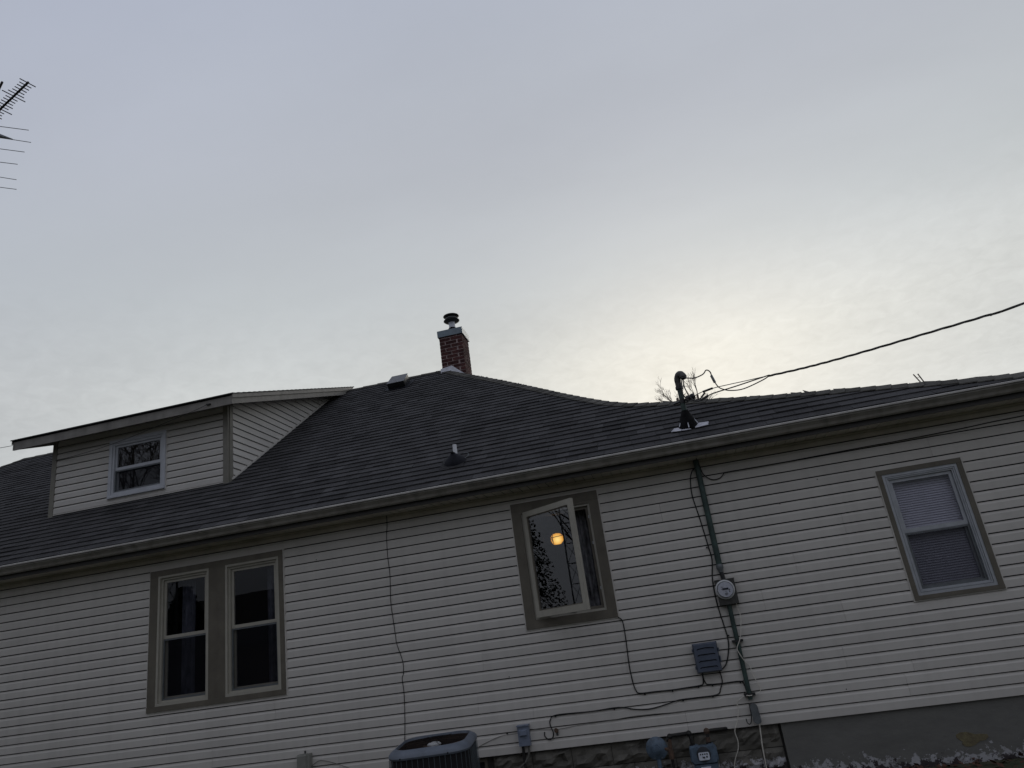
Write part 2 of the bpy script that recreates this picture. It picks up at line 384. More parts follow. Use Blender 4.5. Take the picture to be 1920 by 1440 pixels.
def glass_mat(name, ior=1.5, tint=0.85, rough=0.0):
    m = bpy.data.materials.new(name); m.use_nodes = True
    nt = m.node_tree; nt.nodes.clear(); L = nt.links.new; N = nt.nodes.new
    o = N('ShaderNodeOutputMaterial'); mix = N('ShaderNodeMixShader'); fr = N('ShaderNodeFresnel'); fr.inputs[0].default_value = ior
    tr = N('ShaderNodeBsdfTransparent'); tr.inputs[0].default_value = (tint, tint, tint*1.03, 1)
    gl = N('ShaderNodeBsdfGlossy'); gl.inputs['Roughness'].default_value = rough; gl.inputs[0].default_value = (0.95, 0.97, 1, 1)
    g = N('ShaderNodeNewGeometry'); nz = N('ShaderNodeTexNoise'); L(g.outputs['Position'], nz.inputs['Vector']); nz.inputs['Scale'].default_value = 2.2; nz.inputs['Detail'].default_value = 1
    bp = N('ShaderNodeBump'); bp.inputs['Strength'].default_value = 0.06; bp.inputs['Distance'].default_value = 0.006; L(nz.outputs['Fac'], bp.inputs['Height'])
    L(bp.outputs[0], gl.inputs['Normal'])
    ff = N('ShaderNodeMath'); ff.operation = 'MULTIPLY_ADD'; L(g.outputs['Backfacing'], ff.inputs[0]); ff.inputs[1].default_value = -10; L(fr.outputs[0], ff.inputs[2]); ff.use_clamp = True
    L(ff.outputs[0], mix.inputs[0]); L(tr.outputs[0], mix.inputs[1]); L(gl.outputs[0], mix.inputs[2]); L(mix.outputs[0], o.inputs[0])
    return m
M['glass'] = glass_mat('window_glass')
M['glass_sash'] = glass_mat('sash_glass', 1.95, 0.85)
def screen_mat(name, col, alpha):
    m = bpy.data.materials.new(name); m.use_nodes = True
    nt = m.node_tree; nt.nodes.clear(); L = nt.links.new; N = nt.nodes.new
    o = N('ShaderNodeOutputMaterial'); mix = N('ShaderNodeMixShader'); mix.inputs[0].default_value = alpha
    tr = N('ShaderNodeBsdfTransparent'); df = N('ShaderNodeBsdfDiffuse'); df.inputs[0].default_value = (*col, 1)
    L(tr.outputs[0], mix.inputs[1]); L(df.outputs[0], mix.inputs[2]); L(mix.outputs[0], o.inputs[0]); return m
M['screen'] = screen_mat('insect_screen', (0.022, 0.023, 0.028), 0.38)
def lace_mat(name, c1, c2):
    m = mat(name, c1, 0.9, col2=c2, scale=16, stretch=(1, 1, 0.45)); return m
M['sheer'] = lace_mat('sheer_curtain', (0.16, 0.17, 0.20), (0.05, 0.055, 0.07))
M['lace'] = lace_mat('lace_curtain', (0.30, 0.30, 0.32), (0.012, 0.012, 0.014))
def emis(name, col, st):
    m = bpy.data.materials.new(name); m.use_nodes = True
    b = m.node_tree.nodes['Principled BSDF']; b.inputs['Base Color'].default_value = (*col, 1)
    b.inputs['Emission Color'].default_value = (*col, 1); b.inputs['Emission Strength'].default_value = st; return m
M['lamp'] = emis('lit_globe', (1.0, 0.50, 0.09), 1.0)
def _lamp():
    nt = M['lamp'].node_tree; L = nt.links.new; N = nt.nodes.new; b = nt.nodes['Principled BSDF']
    g = N('ShaderNodeNewGeometry'); sub = N('ShaderNodeVectorMath'); sub.operation = 'SUBTRACT'; L(g.outputs['Position'], sub.inputs[0]); sub.inputs[1].default_value = (-1.285, 0.93, 2.135)
    ln = N('ShaderNodeVectorMath'); ln.operation = 'LENGTH'; L(sub.outputs[0], ln.inputs[0])
    r = N('ShaderNodeValToRGB'); mr = N('ShaderNodeMapRange'); L(ln.outputs['Value'], mr.inputs[0]); mr.inputs[1].default_value = 0.0; mr.inputs[2].default_value = 0.11; L(mr.outputs[0], r.inputs[0])
    e = r.color_ramp.elements; e[0].position = 0.1; e[0].color = (1.5, 1.05, 0.30, 1); e[1].position = 1.0; e[1].color = (0.55, 0.20, 0.02, 1)
    m_ = e.new(0.55); m_.color = (1.25, 0.62, 0.09, 1)
    L(r.outputs[0], b.inputs['Emission Color'])
_lamp()

# ------------------------------------------------------------------ ground
GZ = -0.5
g = MB(); g.quad((-400, -400, GZ), (400, -400, GZ), (400, 600, GZ), (-400, 600, GZ))
obj('ground', g, M['soil'], loc=(0, 0, GZ), kind='structure')

# ------------------------------------------------------------------ the house
HX0, HX1 = -17.55, 6.0
house = empty('house', (-5.8, 0, GZ), label='single-storey house with grey lap siding, dark hipped shingle roof, dormer and brick chimney', cat='house')
c = 0.1016
NC = 25
WT = NC*c+0.06           # wall top under the soffit
T = math.tan(math.radians(33.69)); CO = math.cos(math.radians(33.69)); SI = math.sin(math.radians(33.69))
Z0 = 3.0197              # roof plane height over the wall face (y = 0)
def rz(y): return Z0+T*y
RY = 4.555; RZ = rz(RY)
LX, AX = -12.95, -3.486
DY = 0.90                # dormer face
DX0, DX1 = -8.60, -5.70

# openings: window holes (x0,x1,z0,z1) and casings (x0,x1,z0,z1)
CAS = {'double': (-6.172, -4.391, 0.836, 2.445), 'casement': (-1.627, -0.628, 1.140, 2.496), 'right': (2.169, 2.994, 0.900, 2.190)}
HOLES = [(-6.055, -5.370, 0.905, 2.366), (-5.155, -4.460, 0.905, 2.366), (-1.542, -0.712, 1.207, 2.393), (2.225, 2.932, 0.950, 2.130)]

def grid_wall(mb, x0, x1, z0, z1, y0, y1, holes):
    xs = sorted({x0, x1, *[h[0] for h in holes], *[h[1] for h in holes]}); zs = sorted({z0, z1, *[h[2] for h in holes], *[h[3] for h in holes]})
    for i in range(len(xs)-1):
        for j in range(len(zs)-1):
            mx_, mz_ = (xs[i]+xs[i+1])/2, (zs[j]+zs[j+1])/2
            if any(h[0] < mx_ < h[1] and h[2] < mz_ < h[3] for h in holes): continue
            mb.box(xs[i], xs[i+1], y0, y1, zs[j], zs[j+1])
w = MB(); grid_wall(w, HX0, HX1, 0.0, WT, 0.012, 0.15, HOLES)
wall = obj('wall', w, M['dark'], house)
w = MB(); w.box(HX0, HX0+0.15, 0.15, 9.0, 0, WT); w.box(HX1-0.15, HX1, 0.15, 9.0, 0, WT); w.box(HX0+0.15, HX1-0.15, 8.85, 9.0, 0, WT)
obj('rear_wall', w, M['siding'], house)

def board(x0, x1, zb, za, zc, off=0.0, Mx=None, h=c):
    """one lap board: nominal bottom zb, clipped to [za, zc]; faces -y"""
    prof = [(-0.0155, 0.0), (-0.0145, 0.0650), (-0.0015, h-0.0100), (0.0095, h-0.0095)]
    def yat(z):
        for (ya, z_a), (yb, z_b) in zip(prof, prof[1:]):
            if z_a <= z <= z_b: return ya+(yb-ya)*(z-z_a)/(z_b-z_a)
        return prof[-1][0]
    lo, hi = za-zb, zc-zb
    pts = [(yat(max(lo, 0)), max(lo, 0))]
    for y, z in prof[1:]:
        if lo < z < hi: pts.append((y, z))
    if hi < h-0.0095: pts.append((yat(hi), hi))
    back = 0.0105
    ring = [(back, pts[0][1]+0.0015)]+pts
    if pts[-1][0] < back-0.0005: ring.append((back, pts[-1][1]))
    m = MB(); b = 0; n = len(ring)
    for x in (x0, x1):
        for y, z in ring: m.v.append(Vector((x, y-off, zb+z)))
    for k in range(n):
        m.f.append((k, n+k, n+(k+1) % n, (k+1) % n)); m.tint.append(None)
    m.f.append(tuple(range(n))); m.tint.append(None); m.f.append(tuple(n+k for k in reversed(range(n)))); m.tint.append(None)
    if Mx is not None: m.v = [Mx @ v for v in m.v]
    return m

def intervals(x0, x1, zb, zt, cas):
    """list of (xa, xb, zlow, zhigh) board pieces round the casings"""
    out_ = []; cuts = sorted([k for k in cas if k[2] < zt-0.002 and k[3] > zb+0.002])
    x = x0
    for k in cuts:
        if k[0] > x: out_.append((x, k[0], zb, zt))
        if zb < k[2]-0.004: out_.append((k[0], k[1], zb, k[2]))
        if zt > k[3]+0.004: out_.append((k[0], k[1], k[3], zt))
        x = max(x, k[1])
    if x < x1: out_.append((x, x1, zb, zt))
    return out_
cas = list(CAS.values())
rest = MB()
seams_fixed = {3: [-4.03], 8: [-4.10], 11: [-3.27], 6: [-0.65, 3.2], 1: [-2.6, 1.9], 16: [1.75], 13: [-6.9, 1.2]}
for n_ in range(NC):
    zb, zt = n_*c, (n_+1)*c
    rr = random.Random(n_//2*13+5)
    st = -9.6+rr.uniform(0, 3.4)
    seams = [st+3.66*k for k in range(6)]
    for k, v in seams_fixed.items():
        if n_ in (k, k+1): seams = [q for q in seams if all(abs(q-u) > 1.2 for u in v)]+v
    for xa, xb, za, zc_ in intervals(-10.0, HX1, zb, zt, cas):
        cut = [xa]+sorted(q for q in seams if xa+0.15 < q < xb-0.15)+[xb]
        for i in range(len(cut)-1):
            o = board(cut[i]+(0.0018 if i else 0), cut[i+1], zb, za, zc_, off=0.0012*(i % 2)+random.uniform(0, 0.0006))
            obj('siding_board', o, M['siding'], wall)
    o = board(HX0, -10.0, zb, zb, zt)
    b0 = len(rest.v); rest.v += o.v; rest.f += [tuple(b0+q for q in f) for f in o.f]; rest.tint += o.tint
obj('siding', rest, M['siding'], wall, kind='stuff')
# starter strip and top trim
obj('top_trim', B1(HX0, HX1, -0.022, 0.0115, NC*c+0.001, WT-0.012), M['soffit'], wall)

# --- foundation
found = obj('foundation', B1(HX0+0.05, HX1-0.05, 0.075, 0.30, GZ-0.1, -0.004), M['darkmortar'], house)
PX = 0.70
obj('parged_panel', (lambda m: (m.box(PX, HX1-0.02, 0.012, 0.074, GZ-0.1, -0.003), m)[1])(MB()), M['parge'], found)
# ochre patch: a shallow scab of bare mortar
pm = MB(); cx0, cz0 = 2.30, -0.31
ring = []
for k in range(18):
    t = 2*PI*k/18; r = 1+0.25*math.sin(3*t+1)+random.uniform(-0.12, 0.12)
    ring.append((cx0+0.115*r*math.cos(t), cz0+0.055*r*math.sin(t)))
b0 = 0
pm.v = [Vector((x, 0.0085, z)) for x, z in ring]+[Vector((x+0.004*(x-cx0)/0.1, 0.0135, z)) for x, z in ring]
pm.f = [tuple(range(18))]+[(k, 18+k, 18+(k+1) % 18, (k+1) % 18) for k in range(18)]; pm.tint = [None]*len(pm.f)
obj('mortar_patch', pm, M['ochre'], found)
# rock-faced blocks
BW, BH = 0.405, 0.20
def block_mesh(seed, bw=BW-0.005, bh=BH-0.007):
    rr = random.Random(seed); nx, nz = 8, 5; m = MB()
    ph = rr.uniform(0, 50)
    for j in range(nz+1):
        for i in range(nx+1):
            u, v = i/nx, j/nz
            e = min(u, 1-u, (v)*bh/bw, (1-v)*bh/bw)*bw
            edge = min(1, e/0.035)
            d = 0.012+edge*(0.024+0.055*noise.noise(Vector((u*3.2+ph, v*2.2, seed)))+0.012*rr.uniform(-1, 1))
            ju = 0 if i in (0, nx) else rr.uniform(-0.012, 0.012); jv = 0 if j in (0, nz) else rr.uniform(-0.008, 0.008)
            m.v.append(Vector(((u-0.5)*bw+ju, -d, v*bh+jv)))
    for j in range(nz):
        for i in range(nx):
            a = j*(nx+1)+i; m.f.append((a, a+1, a+nx+2, a+nx+1)); m.tint.append(None)
    i0 = len(m.v)
    m.v += [Vector((-bw/2, 0.02, 0)), Vector((bw/2, 0.02, 0)), Vector((bw/2, 0.02, bh)), Vector((-bw/2, 0.02, bh))]
    rows = (nx+1)
    for i in range(nx):
        m.f.append((i+1, i, i0, i0+1) if i == 0 else (i+1, i, i0+1)); m.tint.append(None)
        t0 = nz*rows+i; m.f.append((t0, t0+1, i0+2, i0+3) if i == 0 else (t0, t0+1, i0+2)); m.tint.append(None)
    for j in range(nz):
        a = j*rows; m.f.append((a, a+rows, i0+3, i0) if j == 0 else (a, a+rows, i0+3)); m.tint.append(None)
        a = j*rows+nx; m.f.append((a+rows, a, i0+1, i0+2) if j == 0 else (a+rows, a, i0+2)); m.tint.append(None)
    return mesh_of('block', m, M['block'])
BMS = [block_mesh(k) for k in range(6)]
for row in range(3):
    zb = -0.205-row*BH
    x = PX-0.02-BW/2-(BW/2 if row % 2 else 0)
    if row % 2:
        inst('block', BMS[row], found, (PX-0.02-BW/4, 0.055, zb), scale=(0.49, 1, 1))
    k = 0
    while x > -5.2:
        if not (row < 2 and -2.75 < x-0.0 < -2.15):
            inst('block', BMS[(k*7+row*3) % 6], found, (x, 0.055, zb))
        k += 1; x -= BW
# small basement window, mostly behind the condenser
bw_ = empty('basement_window', (-2.45, 0.05, -0.34), house)
m = MB(); m.frame(-2.70, -2.22, -0.36, -0.02, 0.03, 0.035, 0.073); obj('frame', m, M['taupe'], bw_)
obj('pane', B1(-2.67, -2.25, 0.058, 0.062, -0.33, -0.05), M['glass'], bw_)

# --- roof deck
EAVE = -0.345
edge = [(AX, RY), (-2.78, 3.80), (-2.13, 3.10), (-1.51, 2.40), (-1.05, 1.86), (-0.67, 1.44), (-0.36, 1.125), (-0.09, 0.92), (0.26, 0.765), (0.634, 0.640),
        (1.03, 0.495), (1.424, 0.355), (1.75, 0.255), (2.253, 0.115), (2.726, -0.03), (3.162, -0.165), (3.655, -0.275), (4.3, -0.315), (6.3, -0.33)]
def xr(y):      # right boundary of the front slope at height y
    if y >= RY: return AX
    for (xa, ya), (xb, yb) in zip(edge, edge[1:]):
        if yb <= y <= ya: return xa+(xb-xa)*(ya-y)/(ya-yb)
    return 6.3
def xl(y): return LX-(RY-y)
dk = MB(); off = 0.014
def P(x, y, d=0.0):     # point on the front roof plane, lifted d along the normal
    return Vector((x, y-SI*d, rz(y)+CO*d))
ys = [EAVE]+[e[1] for e in reversed(edge) if e[1] > EAVE]
for a, b in zip(ys, ys[1:]):
    dk.quad(P(xl(a), a, -off), P(xr(a) if a > EAVE else 6.3, a, -off), P(xr(b), b, -off), P(xl(b), b, -off))
# rear faces, mirrored about the ridge line; hip and low side slopes
def Q(x, y): return Vector((x, 2*RY-y, rz(y)-off*1.2))
for (xa, ya), (xb, yb) in zip(edge, edge[1:]):
    dk.quad(P(xa, ya, -off), P(xb, yb, -off), Q(xb, yb), Q(xa, ya))
dk.tri(P(LX, RY, -off), Q(xl(EAVE), EAVE), P(xl(EAVE), EAVE, -off))
for a, b in zip(ys, ys[1:]):
    dk.quad(Q(xr(a) if a > EAVE else 6.3, a), Q(xl(a), a), Q(xl(b), b), Q(xr(b), b))
roof = obj('roof', dk, M['shingle'], house)

# shingle tabs on the front slope
EXP = 0.146
rs = random.Random(11)
tabs = []
smax = (RY+0.40)/CO
ncourse = int(smax/EXP)+1
for k in range(ncourse):
    s0 = k*EXP+0.02; s1 = min(s0+EXP, smax-0.01)
    if s1-s0 < 0.03: break
    y0, y1 = -0.40+s0*CO+0.05, -0.40+s1*CO+0.05
    y0 -= 0.05*(1-k/ncourse); y1 -= 0.05*(1-(k+1)/ncourse)
    if y1 > RY: y1 = RY
    x = xl(y0)+rs.uniform(0, 0.2)-0.2; xend = xr(y0) if k else 6.3
    while x < xend:
        wd = rs.choice((0.13, 0.16, 0.2, 0.24, 0.3, 0.36))*rs.uniform(0.9, 1.1)
        xa, xb = x, x+wd-0.0025; x += wd
        if DX0+0.05 < xa and xb < DX1-0.05 and y0 > DY+0.08: continue
        if y0 > DY-0.1 and xa < DX0 < xb and y0 > DY+0.08: xb = DX0-0.0
        a0, b0_ = max(xa, xl(y0)), min(xb, xr(y0) if y0 > -0.33 else 6.3)
        a1, b1_ = max(xa, xl(y1)), min(xb, xr(y1) if y1 > -0.33 else 6.3)
        if b0_-a0 < 0.01: continue
        if b1_ < a1: b1_ = a1+0.002
        th = 0.0138+rs.choice((0, 0, 0.004))+rs.uniform(-0.001, 0.001)
        tt = min(1, max(0, rs.gauss(0.5, 0.22)))
        dj = rs.uniform(-0.0022, 0.0022)
        tabs.append((a0, b0_, a1, b1_, y0+dj, y1, th, tt))
def tab_mesh(m, t):
    a0, b0_, a1, b1_, y0, y1, th, tt = t
    bot = [P(a0, y0, 0.0), P(b0_, y0, 0.0), P(b1_, y1, -0.004), P(a1, y1, -0.004)]
    top = [P(a0, y0, th), P(b0_, y0, th), P(b1_, y1, 0.0006), P(a1, y1, 0.0006)]
    m.hexa(bot+top, tt)
def inview(t):
    p = Vector(((t[0]+t[1])/2, t[4], rz(t[4]))) - CAM
    d = p.dot(FW); return d > 0 and abs(p.dot(R_)/d) < 0.715 and abs(p.dot(U_)/d) < 0.53
tabs.sort(key=lambda t: ((Vector(((t[0]+t[1])/2, t[4], rz(t[4])))-CAM).length + (0 if inview(t) else 100)) / math.sqrt(max(0.02, t[1]-t[0])))
for t in tabs[:298]:
    m = MB(); tab_mesh(m, t); obj('shingle', m, M['shingle'], roof)
m = MB()
for t in tabs[298:]: tab_mesh(m, t)
obj('shingles', m, M['shingle'], roof, kind='stuff')

# cap shingles along ridge, hip and low edge
def caps(line, step, wid, wob=0.004):
    """line: list of (x,y) on the front plane; pieces overlap, butt end towards the start of the list"""
    pts = [Vector((x, y)) for x, y in line]
    L_ = [0]
    for a, b in zip(pts, pts[1:]): L_.append(L_[-1]+(b-a).length)
    def at(s):
        for i in range(len(pts)-1):
            if s <= L_[i+1]+1e-6: return pts[i].lerp(pts[i+1], (s-L_[i])/(L_[i+1]-L_[i]))
        return pts[-1]
    s = 0
    while s < L_[-1]-0.02:
        a = at(s); b = at(min(s+step*1.04, L_[-1])); d = (b-a).normalized()
        up = Vector((a.x, a.y, rz(a.y))); vp = Vector((b.x, b.y, rz(b.y))); dd = (vp-up).normalized()
        nrm_ = Vector((0, -SI, CO)); side = dd.cross(nrm_).normalized()
        if side.z > 0: side = -side              # down the front slope
        back = Vector((0, 1, -0.02)) if abs(d.y) > 0.05 else Vector((0, CO, -SI))
        h0, h1 = 0.0235, 0.0145
        h0 += rs.uniform(-0.001, 0.002)
        wd = wid*rs.uniform(0.96, 1.05)
        q = MB(); th = 0.011
        for (e0, e1) in ((side*wd, side*wd), (back*wd*0.9, back*wd*0.9)):
            A0, A1 = up+Vector((0, 0, h0)), vp+Vector((0, 0, h1))
            B0, B1_ = up+e0+Vector((0, 0, 0.031)), vp+e1+Vector((0, 0, 0.020))
            dn = Vector((0, 0, -th))
            q.hexa([A0+dn, A1+dn, B1_+dn, B0+dn, A0, A1, B1_, B0])
        obj('cap_shingle', q, M['cap'], roof)
        s += step
caps(list(reversed([e for e in edge if e[0] < 4.5])), 0.145, 0.135)
caps([(LX, RY), (AX-0.05, RY)], 0.30, 0.12)
caps([(xl(0.6), 0.6), (xl(2.5), 2.5), (LX, RY)], 0.2, 0.12)

# --- eaves: fascia, soffit, gutter
fas = obj('fascia', B1(HX0-0.3, HX1+0.25, -0.322, -0.300, 2.605, 2.775), M['fascia'], house)
sof = obj('soffit', B1(HX0-0.3, HX1+0.25, -0.30, 0.010, 2.628, 2.634), M['dark'], house)
sp_mb = MB()
for g_ in range(3):
    x0 = g_*0.1016
    sp_mb.box(x0+0.010, x0+0.1016, 0, 0.315, 0.0, 0.004); sp_mb.box(x0, x0+0.0075, 0, 0.315, 0.010, 0.013)
    sp_mb.box(x0+0.0075, x0+0.010, 0, 0.315, 0.004, 0.013)
sp_me = mesh_of('soffit_panel', sp_mb, M['soffit'])
x = -10.0
while x < HX1:
    inst('soffit_panel', sp_me, sof, (x, -0.300, 2.612+random.uniform(0, 0.002))); x += 0.305
obj('soffit_strip', B1(HX0-0.3, -10.0, -0.30, 0.009, 2.613, 2.622), M['soffit'], sof)
obj('wall_channel', B1(HX0, HX1, -0.020, 0.0, 2.592, 2.6105), M['soffit'], sof)
# K-style gutter: outer shell with open top
gp = [(-0.324, 2.752), (-0.324, 2.658), (-0.362, 2.652), (-0.376, 2.665), (-0.385, 2.690), (-0.402, 2.712), (-0.412, 2.722), (-0.412, 2.737), (-0.426, 2.740), (-0.426, 2.752), (-0.400, 2.758), (-0.396, 2.752),
      (-0.403, 2.748), (-0.405, 2.730), (-0.396, 2.718), (-0.380, 2.694), (-0.371, 2.669), (-0.359, 2.658), (-0.330, 2.663), (-0.330, 2.752)]
gut = empty('gutter', (-5.8, -0.37, 2.66), house)
jx = [HX0-0.3, -15.2, -9.1, -3.05, 1.94, HX1+0.3]
for a, b in zip(jx, jx[1:]):
    q = MB(); q.extrude_x(gp, a+0.0008, b); obj('gutter_section', q, M['gutter'], gut)
q = MB(); q.extrude_x([(-0.4135, 2.7375), (-0.4290, 2.7385), (-0.4295, 2.7535), (-0.414, 2.7605), (-0.398, 2.7585), (-0.398, 2.7575), (-0.414, 2.7585), (-0.4265, 2.7525), (-0.4265, 2.7395), (-0.4135, 2.7385)], HX0-0.3, HX1+0.3); obj('gutter_lip_lit', q, M['lip'], gut)  # separate lip strip carrying the painted sky light along the top edge
for xj in jx[1:-1]:
    q = MB(); gq = [(y-0.0022 if y < -0.35 else y, z-0.0022 if z < 2.70 else z) for y, z in gp[:9]]+[(y, z) for y, z in reversed([(-0.412, 2.742), (-0.400, 2.72), (-0.36, 2.666), (-0.331, 2.70)])]
    q = MB()
    q.extrude_x([(gp[i][0]-0.0025, gp[i][1]-0.001) for i in range(1, 8)]+[(gp[i][0]+0.001, gp[i][1]) for i in range(14, 18)], xj-0.02, xj+0.02)
    obj('gutter_joint', q, M['gutter'], gut)

# --- dormer
dw = MB()
dsl = 0.335            # shed roof slope
DFY, DFZ = 0.60, 4.80  # front edge of the shed roof, top surface
DRX0, DRX1 = -9.03, -5.45
def dz(y): return DFZ+dsl*(y-DFY)
WX0, WX1, WZ0, WZ1 = -7.615, -6.685, 3.715, 4.580   # dormer window casing
hole = (-7.565, -6.735, 3.765, 4.530)
grid_wall(dw, DX0+0.01, DX1-0.01, rz(DY)-0.05, dz(DY)-0.06, DY+0.012, DY+0.10, [hole])
dorm = obj('dormer_wall', dw, M['dark'], house)
def dcourse_z(k): return 3.655+k*0.1016
for k in range(11):
    zb = dcourse_z(k); zt = zb+c
    top = dz(DY)-0.07
    if zb > top: break
    for xa, xb, za, zc_ in intervals(DX0+0.075, DX1-0.075, zb, min(zt, top), [(WX0, WX1, WZ0, WZ1)]):
        o = board(xa, xb, zb, za, zc_); 
        for v in o.v: v.y += DY
        obj('siding_board', o, M['siding_dormer'], dorm)
# drip flashing at the foot of the dormer wall
q = MB(); q.box(DX0+0.075, DX1-0.075, DY-0.018, DY+0.01, rz(DY)+0.015, 3.650); obj('base_trim', q, M['siding_dormer'], dorm)
for xs_ in (DX0, DX1-0.075):
    q = MB(); q.box(xs_, xs_+0.075, DY-0.024, DY+0.011, rz(DY)-0.05, dz(DY)-0.065)
    obj('corner_board', q, M['corner'], dorm)
# side walls: right one is seen; boards run back until they meet the roof
for sx, nm in ((DX1, 1), (DX0, -1)):
    q = MB(); yb_ = (dz(0)-0.07-Z0)/(T-dsl)
    q.tri((sx-nm*0.012, DY, rz(DY)-0.03), (sx-nm*0.012, yb_, rz(yb_)), (sx-nm*0.012, DY, dz(DY)-0.07)); 
    sw = obj('side_wall', q, M['dark'], house)
    q = MB(); q.box(min(sx-nm*0.02, sx+nm*0.012), max(sx-nm*0.02, sx+nm*0.012), DY+0.0115, DY+0.085, rz(DY)-0.03, dz(DY)-0.05); obj('corner_board', q, M['corner'], dorm)
    for k in range(-1, 26):
        zb = dcourse_z(k); zt = zb+c
        def yroof(z): return (z-Z0)/T+0.02
        def ysof(z): return DFY+(z+0.065-DFZ)/dsl
        yA = DY+0.09
        ya0 = max(yA, ysof(zb)); ya1 = max(yA, ysof(zt))
        yb0, yb1 = yroof(zb)-0.03, yroof(zt)-0.03
        if yb1 <= yA+0.02: continue
        if ya0 > yb0-0.02 and ya1 > yb1: break
        yb0 = max(yb0, yA+0.01)
        # board as sheared prism: bottom edge from ya0..yb0, top edge ya1..yb1
        q = MB(); o1 = sx+nm*0.016; o2 = sx+nm*0.0015; ib = sx-nm*0.011
        q.hexa([(o1, ya0, zb), (o1, yb0, zb), (ib, yb0, zb+0.0015), (ib, ya0, zb+0.0015), (o2, ya1, zt-0.009), (o2, max(yb1, ya1+0.005), zt-0.006), (ib, max(yb1, ya1+0.005), zt-0.009), (ib, ya1, zt-0.009)])
        obj('siding_board', q, M['siding_dormer'], sw)
    # sloping channel along the roof line
    q = MB(); ya_, ye_ = DY+0.06, yb_-0.05
    for (p0, p1) in (((ya_), (ye_)),):
        A_ = Vector((sx+nm*0.004, p0, rz(p0)+0.012)); E_ = Vector((sx+nm*0.004, p1, rz(p1)+0.012)); u = Vector((0, -0.012, 0.022)); s_ = Vector((nm*0.016, 0, 0))
        q.hexa([A_, A_+s_, E_+s_, E_, A_+u, A_+u+s_, E_+u+s_, E_+u])
    obj('roof_line_trim', q, M['siding_dormer'], sw)
# shed roof slab with shingles, fascia and rakes
YE = (dz(0)-Z0)/(T-dsl)
q = MB()
def DP(x, y, d): return Vector((x, y, dz(y)+d))
q.hexa([DP(DRX0, DFY, -0.028), DP(DRX1, DFY, -0.028), DP(DRX1, YE-0.05, -0.028), DP(DRX0, YE-0.05, -0.028), DP(DRX0, DFY, -0.004), DP(DRX1, DFY, -0.004), DP(DRX1, YE+0.02, -0.004), DP(DRX0, YE+0.02, -0.004)])
drf = obj('dormer_roof', q, M['dark'], house)
k = 0; y = DFY-0.03
dtabs = MB()
while y < YE-0.02:
    x = DRX0-0.025+(0 if k % 2 else -0.12); y1 = min(y+0.138, YE)
    while x < DRX1+0.025:
        wd = rs.choice((0.2, 0.25, 0.3)); xa, xb = max(x, DRX0-0.025), min(x+wd-0.002, DRX1+0.025); x += wd
        if xb-xa < 0.02: continue
        mb_ = MB() if k == 0 else dtabs
        mb_.hexa([DP(xa, y, -0.003), DP(xb, y, -0.003), DP(xb, y1, -0.003), DP(xa, y1, -0.003), DP(xa, y, 0.012), DP(xb, y, 0.012), DP(xb, y1, 0.003), DP(xa, y1, 0.003)], rs.random())
        if k == 0: obj('shingle', mb_, M['shingle'], drf)
    k += 1; y += 0.138
obj('shingles', dtabs, M['shingle'], drf, kind='stuff')
obj('fascia_board', B1(DRX0+0.0, DRX1-0.03, DFY-0.0, DFY+0.02, DFZ-0.150, DFZ-0.0285), M['dormer_fascia'], drf)
for xa, xb in ((DRX1-0.0295, DRX1-0.0), (DRX0-0.001, DRX0+0.028)):
    q = MB()
    q.hexa([(xa, DFY-0.001, dz(DFY)-0.150), (xb, DFY-0.001, dz(DFY)-0.150), (xb, YE-0.36, dz(YE-0.36)-0.150), (xa, YE-0.36, dz(YE-0.36)-0.150),
            (xa, DFY-0.001, dz(DFY)-0.0285), (xb, DFY-0.001, dz(DFY)-0.0285), (xb, YE-0.03, dz(YE-0.03)-0.0285), (xa, YE-0.03, dz(YE-0.03)-0.0285)])
    obj('rake_board', q, M['dormer_fascia'], drf)
    q = MB(); xo = xb+0.0 if xa > -7 else xa-0.016
    q.hexa([(xo, DFY-0.012, dz(DFY)-0.066), (xo+0.016, DFY-0.012, dz(DFY)-0.066), (xo+0.016, YE-0.12, dz(YE-0.12)-0.066), (xo, YE-0.12, dz(YE-0.12)-0.066),
            (xo, DFY-0.012, dz(DFY)-0.005), (xo+0.016, DFY-0.012, dz(DFY)-0.005), (xo+0.016, YE-0.02, dz(YE-0.02)-0.005), (xo, YE-0.02, dz(YE-0.02)-0.005)])
    obj('rake_strip', q, M['dormer_fascia'], drf)
# soffit of the shed roof
q = MB()
def DS(x, y): return Vector((x, y, dz(y)-0.075))
q.hexa([DS(DRX0+0.03, DFY+0.022), DS(DRX1-0.031, DFY+0.022), DS(DRX1-0.031, YE-0.3), DS(DRX0+0.03, YE-0.3)]+[DS(DRX0+0.03, DFY+0.022)+Vector((0, 0, .006)), DS(DRX1-0.031, DFY+0.022)+Vector((0, 0, .006)), DS(DRX1-0.031, YE-0.3)+Vector((0, 0, .006)), DS(DRX0+0.03, YE-0.3)+Vector((0, 0, .006))])
obj('dormer_soffit', q, M['soffit'], drf)

